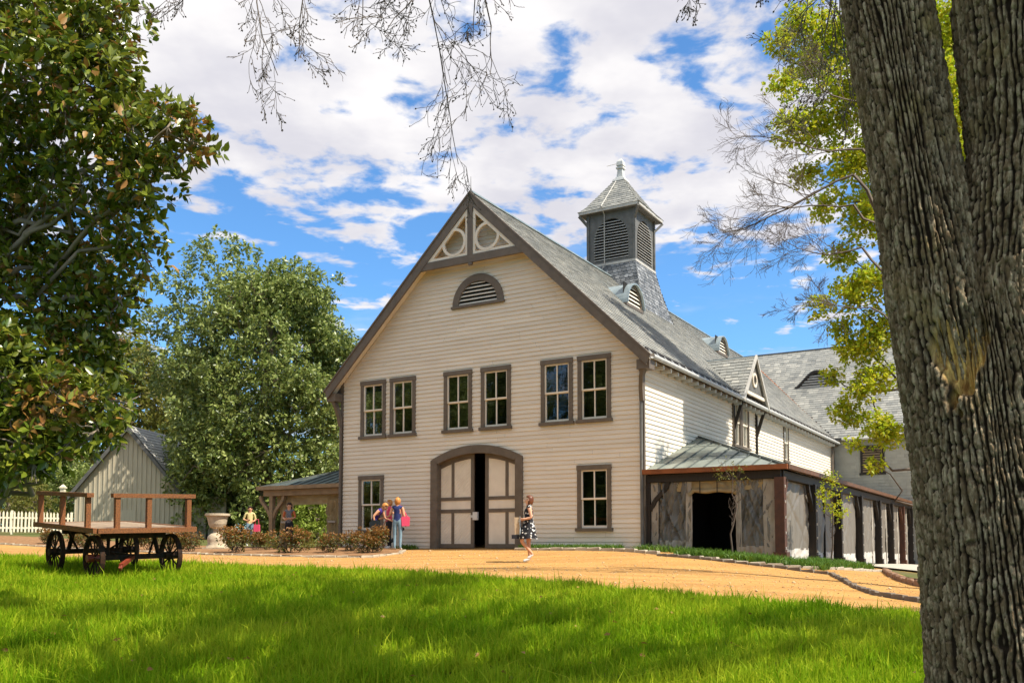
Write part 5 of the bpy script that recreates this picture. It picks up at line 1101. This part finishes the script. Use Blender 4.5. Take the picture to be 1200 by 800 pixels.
# the yellowing branch in front of the wing
def sapling(name, label, x, y, h, blobs, mat, seed, ln, per=70):
    g = gz(x, y); r = np.random.default_rng(seed); e = empty(name, (x, y, g)); tag(e, label, 'sapling'); br, tips = [], []
    link('trunk', tubes('trunk', [(bez((0, 0, -.1), (.05, 0, h), 0, 8, r, .02), np.linspace(.028, .008, 8))], 6), 'twig', e)
    for k in range(10):
        z = h * (.35 + .06 * k); grow((0, 0, z), (r.normal(), r.normal(), .8), .5, .008, 1, br, tips, r, .2, kids=(2, 4))
    link('branches', tubes('branches', br, 4), 'twig', e, 'stuff'); C, D = clump_leaves(blobs, per, 4, ln, .1, r); link('foliage', leaf_mesh('foliage', C, D, ln, ln * .5, r=r), mat, e, 'stuff')
sx1 = BL(10.75, 1.6); sapling('sapling', 'slender leafy sapling in front of the tan porch curtains', sx1[0], sx1[1], 2.3, [(0, 0, 2.2, .35), (.2, 0, 1.7, .42), (-.25, 0, 1.95, .3), (.3, .1, 1.35, .25), (.1, 0, 2.5, .25)], 'spring_leaf', 81, .085)
sx2 = BL(8.75, -1.0); sapling('sapling', 'thin nearly bare sapling in front of the clear plastic by the corner post', sx2[0], sx2[1], 2.45, [(0, 0, 2.35, .4), (-.35, 0, 2.2, .25), (.3, 0, 2.3, .25)], 'olive_leaf', 82, .06, 40)

# ---------------------------------------------------------------- old flat wagon on the lawn
def wagon():
    L_, W_, Hd = 3.2, 1.95, 1.03; tx, ty = .72, -.694; ax, ay = .694, .72
    cx_, cy_ = -7.75 - tx * L_ / 2 + ax * W_ / 2, 16.7 - ty * L_ / 2 + ay * W_ / 2
    e = empty('hay_wagon', (cx_, cy_, gz(cx_, cy_) - .02)); e.rotation_euler = (Matrix.Rotation(math.atan2(ty, tx), 4, 'Z') @ Matrix.Rotation(R(3.0), 4, 'Y') @ Matrix.Rotation(R(1.5), 4, 'X')).to_euler()
    tag(e, 'old flat wooden hay wagon with orange-brown rails and black iron wheels on the grass', 'wagon'); hx, hy = L_ / 2, W_ / 2
    for k in range(8):
        y0 = -hy + .06 + k * (W_ - .12) / 8; mb = MB(); mb.box(-hx + .06, hx - .06, y0 + .006, y0 + (W_ - .12) / 8 - .006, Hd - .04 + rnd(-.004, .004), Hd + rnd(-.003, .003)); mb.build('plank', 'cart_deck', e)
    for s in (-1, 1):
        mb = MB(); mb.box(-hx, hx, s * hy - .04, s * hy + .04, Hd - .085, Hd + .01); mb.build('side_beam', 'cart_wood', e)
        mb = MB(); mb.box(s * hx - .04, s * hx + .04, -hy + .04, hy - .04, Hd - .087, Hd + .008); mb.build('end_beam', 'cart_wood', e)
    def stake(x, y): mb = MB(); mb.box(x - .045, x + .045, y - .045, y + .045, Hd - .08, Hd + .58 + rnd(-.005, .005)); mb.build('stake', 'cart_wood', e)
    for x in (-hx + .12, -.25, 1.05): stake(x, -hy + .065)
    for y in (-hy + .42, .05, hy - .12): stake(hx - .065, y)
    mb = MB(); mb.box(-hx + .02, 1.17, -hy + .0, -hy + .13, Hd + .58, Hd + .66); mb.build('rail', 'cart_wood', e)
    mb = MB(); mb.box(hx - .13, hx + .0, -hy + .32, hy - .0, Hd + .582, Hd + .662); mb.build('rail', 'cart_wood', e)
    rw = .44
    def wheel(x, y):
        T = ((x, y, 0), (1, 0), (0, 1)); mb = MB(T); mb.arc(0, rw, rw - .045, rw, 0, 2 * math.pi, -.045, .045, 36); w = mb.build('wheel', 'iron', e)
        for k in range(12):
            a = 2 * math.pi * k / 12; sp = MB(T); sp.bar((.05 * math.cos(a), rnd(-.03, .03), rw + .05 * math.sin(a)), ((rw - .035) * math.cos(a), 0, rw + (rw - .035) * math.sin(a)), .022, .022, (0, 1, 0)); sp.build('spoke', 'iron', w)
        mb = MB(T); mb.tube([(0, -.13, rw), (0, .13, rw)], .075, 12); mb.build('hub', 'iron' if (x < 0 or y > 0) else 'red_iron', w)
    for x in (-1.02, 1.0):
        for y in (-.76, .76): wheel(x, y)
        mb = MB(); mb.box(x - .045, x + .045, -.7, .7, rw - .05, rw + .05); mb.build('axle', 'iron', e)
        mb = MB(); mb.box(x - .07, x + .07, -.62, .62, Hd - .22, Hd - .1); mb.build('bolster', 'iron', e)
        for y in (-.5, .5): mb = MB(); mb.bar((x, y, rw + .05), (x + (.1 if x < 0 else -.1), y * .9, Hd - .2), .06, .06); mb.build('upright', 'iron', e)
        for y in (-.6, .6): mb = MB(); mb.bar((x, y * .5, rw), (x - math.copysign(.7, x), y * 1.3, Hd - .1), .035, .035); mb.build('brace', 'iron', e)
    mb = MB(); mb.bar((-1.0, 0, rw), (1.0, 0, rw), .08, .08); mb.build('reach_pole', 'iron', e)
    mb = MB(); mb.bar((1.0, 0, rw), (1.75, -.55, rw - .1), .07, .07); mb.tube([(1.75, -.55, rw - .1), (1.78, -.57, rw - .18), (1.82, -.6, rw - .12)], .03, 6); mb.build('drawbar', 'red_iron', e)
wagon()

# ---------------------------------------------------------------- grey shed, fence, post, urn, spotlights
def shed():
    x = (150 - 600) / FPX * 48.; y = 48.; g = gz(x, y); e = empty('garden_shed', (x, y, g), R(-4)); tag(e, 'grey board and batten shed with steep gable and pale shingle roof beyond the wagon', 'shed')
    hw, ev, apx, dp = 3.0, 2.25, 5.75, 7.; sl = (apx - ev) / hw; mb = MB(); mb.prism([(-hw, -.6), (hw, -.6), (hw, ev), (0, apx), (-hw, ev)], .0, .1); mb.box(-hw, -hw + .1, .1, dp, -.6, ev); mb.box(hw - .1, hw, .1, dp, -.6, ev); mb.prism([(-hw, -.6), (hw, -.6), (hw, ev), (0, apx), (-hw, ev)], dp, dp + .1); mb.build('wall', 'shed_board', e)
    mb = MB(); u = -hw + .05
    while u < hw: mb.box(u - .025, u + .025, -.035, .002, -.6, apx - abs(u) * sl - .1); u += .26
    mb.build('battens', 'shed_board', e, 'stuff')
    for s in (-1, 1):
        V = Vector((-s * hw, 0, apx - ev)); Ls = V.length; V = V.normalized(); N = Vector((s * (apx - ev), 0, hw)).normalized(); ext_ = .35
        mb = MB(); slates(mb, Vector((s * hw, 0, ev + .08)) - V * ext_, (0, 1, 0), V, N, Ls + ext_, lambda v: (-.3, dp + .4), .24, .4); mb.build('roof_shingles', 'shed_roof', e, 'stuff')
        A = (s * (hw + .22), apx + .06 - sl * (hw + .22)); mb = MB(); mb.prism([(0, apx + .06), A, (A[0], A[1] - .1), (0, apx - .08)], -.28, dp + .38); mb.build('roof_deck', 'grey_wood', e)
        mb = MB(); mb.prism([(0, apx + .05), A, (A[0] - s * .04, A[1] - .22), (0, apx - .22)], -.36, -.285); mb.build('rake_board', 'grey_wood', e)
    for x0, x1, h in ((hw + .05, hw + 1.1, 2.1), (hw + 1.25, hw + 2.2, 2.0)):
        mb = MB(); mb.box(x0, x1, .4, .5, -.6, h)
        for k in range(5): q = x0 + .1 + k * (x1 - x0 - .2) / 4; mb.box(q - .02, q + .02, .37, .402, -.6, h)
        mb.build('side_gate', 'shed_board', e)
    mb = MB(); mb.box(-.45, .45, -.05, .0, -.6, 1.3); mb.build('door', 'shed_board', e)
shed()
def fence():
    A = np.array([-26.8, 38.0]); B = np.array([-21.4, 43.6]); L_ = np.hypot(*(B - A)); d = (B - A) / L_; e = empty('picket_fence', (A[0], A[1], gz(*A)), math.atan2(d[1], d[0])); tag(e, 'white wooden picket fence left of the grey shed', 'fence'); g0_ = gz(*A)
    pk = MB(); pk.prism([(-.04, .04), (.04, .04), (.04, .93), (0, 1.02), (-.04, .93)], -.012, .012); pme = pk.mesh('picket'); pme.materials.append(MAT['picket_white']); t = 0.
    while t < L_:
        p = A + d * t; o = link('picket', pme, None, e); o.location = (t, 0, gz(*p) - g0_ + rnd(-.01, .01)); o.rotation_euler = (0, rnd(-.02, .02), 0); t += .158
    for z in (.28, .75): mb = MB(); mb.bar((0, .035, z), (L_, .035, z + gz(*B) - g0_), .04, .08); mb.build('rail', 'picket_white', e)
    for t in (0, L_ * .33, L_ * .66, L_): p = A + d * t; q = gz(*p) - g0_; mb = MB(); mb.box(t - .05, t + .05, .06, .16, q - .2, q + 1.05); mb.build('post', 'picket_white', e)
fence()
p_ = AT(73, 600, 45.5); mb = MB(); gq = gz(p_[0], p_[1]); mb.box(-.10, .10, -.10, .10, -.3, 2.25); mb.box(-.14, .14, -.14, .14, -.3, .25); mb.box(-.14, .14, -.14, .14, 2.25, 2.32); mb.hexa([(-.12, -.12, 2.32), (.12, -.12, 2.32), (.12, .12, 2.32), (-.12, .12, 2.32), (-.02, -.02, 2.45), (.02, -.02, 2.45), (.02, .02, 2.45), (-.02, .02, 2.45)])
o = mb.build('gate_post', 'picket_white'); o.location = (p_[0], p_[1], gq); tag(o, 'square cream gate post between the picket fence and the shed', 'post')
def urn():
    x, y = (255 - 600) / FPX * 34., 34.; e = empty('garden_urn', (x, y, gz(x, y))); tag(e, 'weathered stone garden urn on a bulbous pedestal among the bronze shrubs', 'urn')
    mb = MB(); mb.box(-.42, .42, -.42, .42, -.05, .10); mb.build('plinth', 'stone', e)
    mb = MB(); mb.smooth = True; mb.lathe([(.40, .10), (.40, .16), (.33, .22), (.36, .34), (.35, .50), (.26, .60), (.15, .66), (.13, .74), (.17, .80)], 24); mb.build('pedestal', 'stone', e)
    mb = MB(); mb.lathe([(.17, .80), (.28, .86), (.33, .98), (.36, 1.14), (.40, 1.26), (.46, 1.29), (.46, 1.36), (.42, 1.37), (.40, 1.32), (.30, 1.22)], 28); mb.build('bowl', 'stone', e)
urn()
for u, lab in ((486, 'small black garden spotlight on a short stake beside the people'), (497.5, 'black garden spotlight on a stake next to the barn door casing')):
    bx_, by_ = -3.1 + (u - 486) * .036, -.55; wx, wy = BL(bx_, by_); e = empty('garden_spotlight', (wx, wy, gz(wx, wy)), YAW); tag(e, lab, 'spotlight'); hh = .62 if u > 490 else .25
    mb = MB(); mb.tube([(0, 0, -.1), (0, 0, hh)], .012, 6); mb.build('stake', 'black_gloss', e); mb = MB(); mb.tube([(0, -.02, hh + .0), (.02, .10, hh + .08)], [.045, .06], 10); mb.build('lamp_head', 'black_gloss', e)

# ---------------------------------------------------------------- people
DEP = None
def skin_mesh(name, J, edges, mats, bone_mat, sub=2):
    names = list(J); bm = bmesh.new(); lay = bm.verts.layers.skin.verify(); vs = {}
    for n in names: vs[n] = bm.verts.new(J[n][0])
    for a, b in edges: bm.edges.new((vs[a], vs[b]))
    bm.verts.ensure_lookup_table()
    for n in names:
        r = J[n][1]; vs[n][lay].radius = r if isinstance(r, tuple) else (r, r); vs[n][lay].use_root = (n == 'pelvis')
    me = bpy.data.meshes.new(name); bm.to_mesh(me); bm.free(); o = bpy.data.objects.new(name, me); COL.objects.link(o)
    sk = o.modifiers.new('skin', 'SKIN'); sk.use_smooth_shade = True; sb = o.modifiers.new('sub', 'SUBSURF'); sb.levels = sub; sb.render_levels = sub
    dg = bpy.context.evaluated_depsgraph_get(); dg.update(); m2 = bpy.data.meshes.new_from_object(o.evaluated_get(dg)); bpy.data.objects.remove(o); bpy.data.meshes.remove(me)
    m2.materials.clear(); ml = list(dict.fromkeys(mats.values()))
    for m in ml: m2.materials.append(MAT[m])
    segs = [(np.array(J[a][0]), np.array(J[b][0]), ml.index(mats[bone_mat(a, b)])) for a, b in edges]
    A = np.array([s[0] for s in segs]); B = np.array([s[1] for s in segs]); K = np.array([s[2] for s in segs])
    cen = np.zeros(len(m2.polygons) * 3, np.float32); m2.polygons.foreach_get('center', cen); cen = cen.reshape(-1, 3)
    ab = B - A; t = np.clip(((cen[:, None] - A) * ab).sum(2) / np.maximum((ab * ab).sum(1), 1e-9), 0, 1); d = np.linalg.norm(cen[:, None] - A - t[..., None] * ab, axis=2)
    m2.polygons.foreach_set('material_index', K[d.argmin(1)].astype(np.int32)); m2.polygons.foreach_set('use_smooth', np.ones(len(m2.polygons), bool)); m2.update(); return m2
def person(label, x, y, rz, pose, cols, hair, hair_mat, scale=1., dress=None, lift=0.):
    """pose overrides joint positions; the figure faces local -Y"""
    P = dict(pelvis=(0, 0, .95), waist=(0, 0, 1.10), chest=(0, .01, 1.27), collar=(0, .015, 1.40), neck=(0, 0, 1.47), skull=(0, -.015, 1.54), crown=(0, -.005, 1.63))
    for s, n in ((1, 'l'), (-1, 'r')):
        P['sh' + n] = (s * .165, .01, 1.385); P['el' + n] = (s * .225, .03, 1.12); P['wr' + n] = (s * .235, -.06, .90); P['pm' + n] = (s * .235, -.085, .84)
        P['hp' + n] = (s * .085, 0, .90); P['kn' + n] = (s * .095, -.02, .50); P['an' + n] = (s * .095, .02, .09); P['to' + n] = (s * .10, -.15, .03)
    P.update({k: v for k, v in pose.items() if k != 'face'})
    rad = dict(pelvis=(.145, .105), waist=(.115, .09), chest=(.14, .10), collar=(.09, .07), neck=.052, skull=(.080, .092), crown=(.072, .085), sh=.056, el=.042, wr=.027, pm=(.034, .018), hp=.092, kn=.058, an=.037, to=(.04, .025))
    J = {k: (v, rad[k] if k in rad else rad[k[:2]]) for k, v in P.items()}
    E = [('pelvis', 'waist'), ('waist', 'chest'), ('chest', 'collar'), ('collar', 'neck'), ('neck', 'skull'), ('skull', 'crown')]
    for n in 'lr':
        E += [('collar', 'sh' + n), ('sh' + n, 'el' + n), ('el' + n, 'wr' + n), ('wr' + n, 'pm' + n), ('pelvis', 'hp' + n), ('hp' + n, 'kn' + n), ('kn' + n, 'an' + n), ('an' + n, 'to' + n)]
        w, p = Vector(P['wr' + n]), Vector(P['pm' + n]); d = (p - w).normalized(); side = d.cross(Vector((0, 1, .2))).normalized()
        for k, (off, ln_) in enumerate(((-.024, .065), (-.008, .078), (.008, .072), (.024, .058))):
            a, b = 'f%s%da' % (n, k), 'f%s%db' % (n, k); q = p + side * off + d * .02; J[a] = (tuple(q), .0085); J[b] = (tuple(q + d * ln_ * .8 + Vector((0, -.02, -.005))), .0075); E += [('pm' + n, a), (a, b)]
        a, b = 'f%sta' % n, 'f%stb' % n; q = w + d * .02 + side * -.03; J[a] = (tuple(q), .010); J[b] = (tuple(q + d * .045 - side * .02), .008); E += [('wr' + n, a), (a, b)]
    def bm_(a, b):
        k = (a + b)
        if a in ('neck', 'skull') or b in ('neck',): return 'skin'
        if a[0] == 'f' or b[0] == 'f' or a[:2] in ('wr', 'el') or b[:2] == 'pm': return 'fore'
        if a[:2] == 'sh': return 'arm'
        if a[:2] == 'an': return 'shoe'
        if a[:2] == 'kn': return 'shin'
        if a[:2] == 'hp' or b[:2] == 'hp': return 'leg'
        return 'top'
    e = empty('person', (x, y, gz(x, y) + lift), rz); e.scale = (scale,) * 3; tag(e, label, 'person')
    link('body', skin_mesh('body', J, E, cols, bm_), None, e)
    sk, cr = Vector(P['skull']), Vector(P['crown']); upv = (cr - sk).normalized(); fw = Vector(pose.get('face', (0, -1, 0))); fw = (fw - upv * fw.dot(upv)).normalized(); sd_ = upv.cross(fw); c = sk + upv * .045
    # hair: shell over crown and back, falling to the given length
    mb = MB(); mb.smooth = True; nu, nv = 20, 12; b0 = len(mb.v)
    for j in range(nv + 1):
        for i in range(nu):
            ph = 2 * math.pi * i / nu; th = math.pi * j / nv; fx, sx_ = math.cos(ph) * math.sin(th), math.sin(ph) * math.sin(th); vz = math.cos(th)
            rx, rf, ru = .098, .112, .118
            if vz < 0: vz *= hair / .118; rx *= 1.08
            front = max(0, fx) * (1 if vz < .35 else 0); p = c + sd_ * sx_ * rx * (1 + .05 * math.sin(5 * ph + 3 * th)) + fw * (fx * rf * (1 - 1.05 * front) - .022) + upv * (vz * ru + .012); mb.v.append(tuple(p))
    for j in range(nv):
        for i in range(nu): mb.f.append((b0 + j * nu + i, b0 + j * nu + (i + 1) % nu, b0 + (j + 1) * nu + (i + 1) % nu, b0 + (j + 1) * nu + i)); mb.a.append(0)
    mb.build('hair', hair_mat, e)
    mb = MB(); n0 = c + fw * .088 - upv * .02; mb.tube([tuple(n0 + upv * .03), tuple(n0 + fw * .028 - upv * .012), tuple(n0 - upv * .02)], [.008, .014, .009], 6); mb.build('nose', cols['skin'], e)
    for s in (-1, 1):
        mb = MB(); q = c + fw * .085 + sd_ * s * .032 + upv * .008; mb.tube([tuple(q - sd_ * .012), tuple(q + fw * .006), tuple(q + sd_ * .012)], [.004, .008, .004], 6); mb.build('eye', 'eye', e)
        mb = MB(); q = c + sd_ * s * .088 - upv * .01; mb.tube([tuple(q + upv * .028), tuple(q - fw * .008), tuple(q - upv * .025)], [.006, .013, .006], 6); mb.build('ear', cols['skin'], e)
    mb = MB(); q = c + fw * .086 - upv * .062; mb.tube([tuple(q - sd_ * .022), tuple(q + fw * .006), tuple(q + sd_ * .022)], [.003, .008, .003], 6); mb.build('mouth', 'lips', e)
    if dress:
        rings, mat = dress; mb = MB(); mb.smooth = True; n = 28; b0 = len(mb.v)
        for q, (z, rx, ry, cx_, cy_, fl) in enumerate(rings):
            for k in range(n): t = 2 * math.pi * k / n; f = 1 + fl * math.sin(t * 7 + q * .3); mb.v.append((cx_ + rx * f * math.cos(t), cy_ + ry * f * math.sin(t), z + fl * .12 * math.sin(t * 3)))
        for q in range(len(rings) - 1):
            for k in range(n): mb.f.append((b0 + q * n + k, b0 + q * n + (k + 1) % n, b0 + (q + 1) * n + (k + 1) % n, b0 + (q + 1) * n + k)); mb.a.append(0)
        mb.build('dress', mat, e)
    return e
def cols(skin, top, arm, leg, shin, shoe, fore=None): return dict(skin=skin, top=top, arm=arm, fore=fore or skin, leg=leg, shin=shin, shoe=shoe)
# woman walking past the barn door, holding a wrapped parcel
wx, wy = .43, 22.8
walker = person('woman in black and white flowered sundress walking past the barn doors with a wrapped parcel', wx, wy, R(-90), dict(knl=(.08, -.20, .55), anl=(.08, .10, .20), tol=(.08, -.04, .10), hpr=(-.085, 0, .90), knr=(-.085, -.01, .50), anr=(-.08, .03, .08), tor=(-.08, -.15, .03),
    ell=(.20, .06, 1.13), wrl=(.16, -.16, 1.08), pml=(.12, -.22, 1.08), elr=(-.20, .05, 1.13), wrr=(-.15, -.17, 1.06), pmr=(-.10, -.23, 1.06)), cols('skin_pale', 'flower_dress', 'skin_pale', 'skin', 'skin', 'white_shoe'), .20, 'hair_brown', 1.0,
    ([(1.36, .13, .10, 0, .0, 0), (1.27, .155, .118, 0, -.005, 0), (1.12, .128, .105, 0, 0, .01), (1.02, .155, .13, 0, 0, .02), (.85, .20, .19, 0, -.01, .05), (.70, .23, .22, 0, -.03, .08), (.60, .245, .24, 0, -.03, .09)], 'flower_dress'))
e = empty('wrapped_parcel', (wx, wy, gz(wx, wy)), R(-90)); tag(e, 'tall brown parcel in clear wrap held against the walking woman', 'parcel')
mb = MB(); mb.hexa([(-.10, -.36, .66), (.10, -.36, .66), (.10, -.25, .66), (-.10, -.25, .66), (-.13, -.37, 1.14), (.13, -.37, 1.14), (.13, -.23, 1.14), (-.13, -.23, 1.14)]); mb.build('box', 'kraft', e)
V, F = cloth((-.14, -.225), (.16, -.225), .58, 1.17, 5, .03, 18, 18, 5); link('wrap', np_mesh('wrap', V, F, smooth=True), 'clear_wrap', e)
mb = MB(); mb.box(-.12, .12, -.44, -.24, .60, .70); mb.build('bag_base', 'dark_cloth', e)
# three visitors by the lower window
x, y = (438 - 600) / FPX * 30., 30.
bend = person('woman in purple sleeveless top bending forward by the lower window', x, y, R(80), dict(waist=(0, -.05, 1.09), chest=(0, -.15, 1.23), collar=(0, -.25, 1.33), neck=(0, -.30, 1.37), skull=(0, -.37, 1.41), crown=(0, -.43, 1.48), face=(0, -.8, -.5), shl=(.17, -.25, 1.32), shr=(-.17, -.24, 1.32), ell=(.21, -.32, 1.07), wrl=(.18, -.50, 1.0), pml=(.16, -.56, .99), elr=(-.27, -.08, 1.12), wrr=(-.24, -.12, .90), pmr=(-.22, -.15, .84)), cols('skin', 'purple_top', 'skin', 'dark_cloth', 'dark_cloth', 'dark_cloth'), .10, 'hair_ginger', 1.0)
mb = MB(); mb.smooth = False; mb.prism([(-.16, .0), (.16, .0), (.19, .22), (.1, .30), (-.1, .30), (-.19, .22)], -.06, .06); mb.bar((-.12, 0, .28), (.05, .05, .72), .03, .02); o = mb.build('shoulder_bag', 'black_gloss'); o.location = (x + .08, y - .24, gz(x, y) + .70); o.rotation_euler = (0, 0, R(10)); tag(o, 'black shoulder bag hanging at the hip of the bending woman', 'bag')
x, y = (456 - 600) / FPX * 30.5, 30.5
person('person in pink top with fair hair half hidden behind the woman in navy', x, y, R(-60), dict(ell=(.22, -.05, 1.14), wrl=(.14, -.26, 1.05), pml=(.1, -.32, 1.04)), cols('skin', 'pink_cloth', 'pink_cloth', 'dark_cloth', 'dark_cloth', 'white_shoe'), .14, 'hair_ginger', .99)
x, y = (466 - 600) / FPX * 29.4, 29.4
person('woman seen from behind in navy vest and faded jeans with a pink bag', x, y, R(172), dict(ell=(.26, .0, 1.15), wrl=(.22, -.18, 1.20), pml=(.2, -.24, 1.22), elr=(-.22, .04, 1.12)), cols('skin', 'navy_top', 'skin', 'jeans', 'jeans', 'white_shoe'), .16, 'hair_ginger', 1.02)
mb = MB(); mb.prism([(-.12, .0), (.12, .0), (.14, .28), (.08, .32), (-.08, .32), (-.14, .28)], -.04, .05); mb.bar((-.10, .0, .3), (-.17, .08, .68), .04, .02); mb.bar((-.17, .08, .68), (.06, .02, .3), .03, .02); o = mb.build('pink_bag', 'pink_cloth'); o.location = (x + .27, y - .06, gz(x, y) + .80); tag(o, 'bright pink shoulder bag beside the woman in the navy vest', 'bag')
x, y = (293 - 600) / FPX * 38., 38.
person('dark haired woman in pale yellow top and jeans standing beside the stone urn', x, y, R(20), dict(ell=(.24, .02, 1.13), wrl=(.13, -.15, 1.05), pml=(.06, -.2, 1.04), elr=(-.26, .04, 1.14), wrr=(-.12, -.14, 1.08), pmr=(-.06, -.2, 1.1)), cols('skin', 'cream_top', 'cream_top', 'jeans', 'jeans', 'white_shoe'), .22, 'hair_dark', 1.0)
mb = MB(); mb.prism([(-.13, .0), (.13, .0), (.12, .30), (-.12, .30)], -.05, .05); mb.tube([(-.08, 0, .3), (-.06, 0, .52), (.06, 0, .52), (.08, 0, .3)], .012, 5); o = mb.build('tote_bag', 'pink_cloth'); o.location = (x + .33, y - .1, gz(x, y) + .62); tag(o, 'pink tote bag hanging beside the woman in pale yellow', 'bag')
x, y = (339 - 600) / FPX * 32.9, 32.9
person('dark haired person in grey and orange top standing under the left porch', x, y, R(-5), dict(ell=(.23, .0, 1.14), wrl=(.08, -.2, 1.10), pml=(.02, -.24, 1.10), elr=(-.23, .02, 1.14), wrr=(-.1, -.2, 1.08), pmr=(-.04, -.24, 1.08)), cols('skin', 'grey_top', 'orange_top', 'dark_cloth', 'dark_cloth', 'dark_cloth'), .24, 'hair_dark', 1.0)
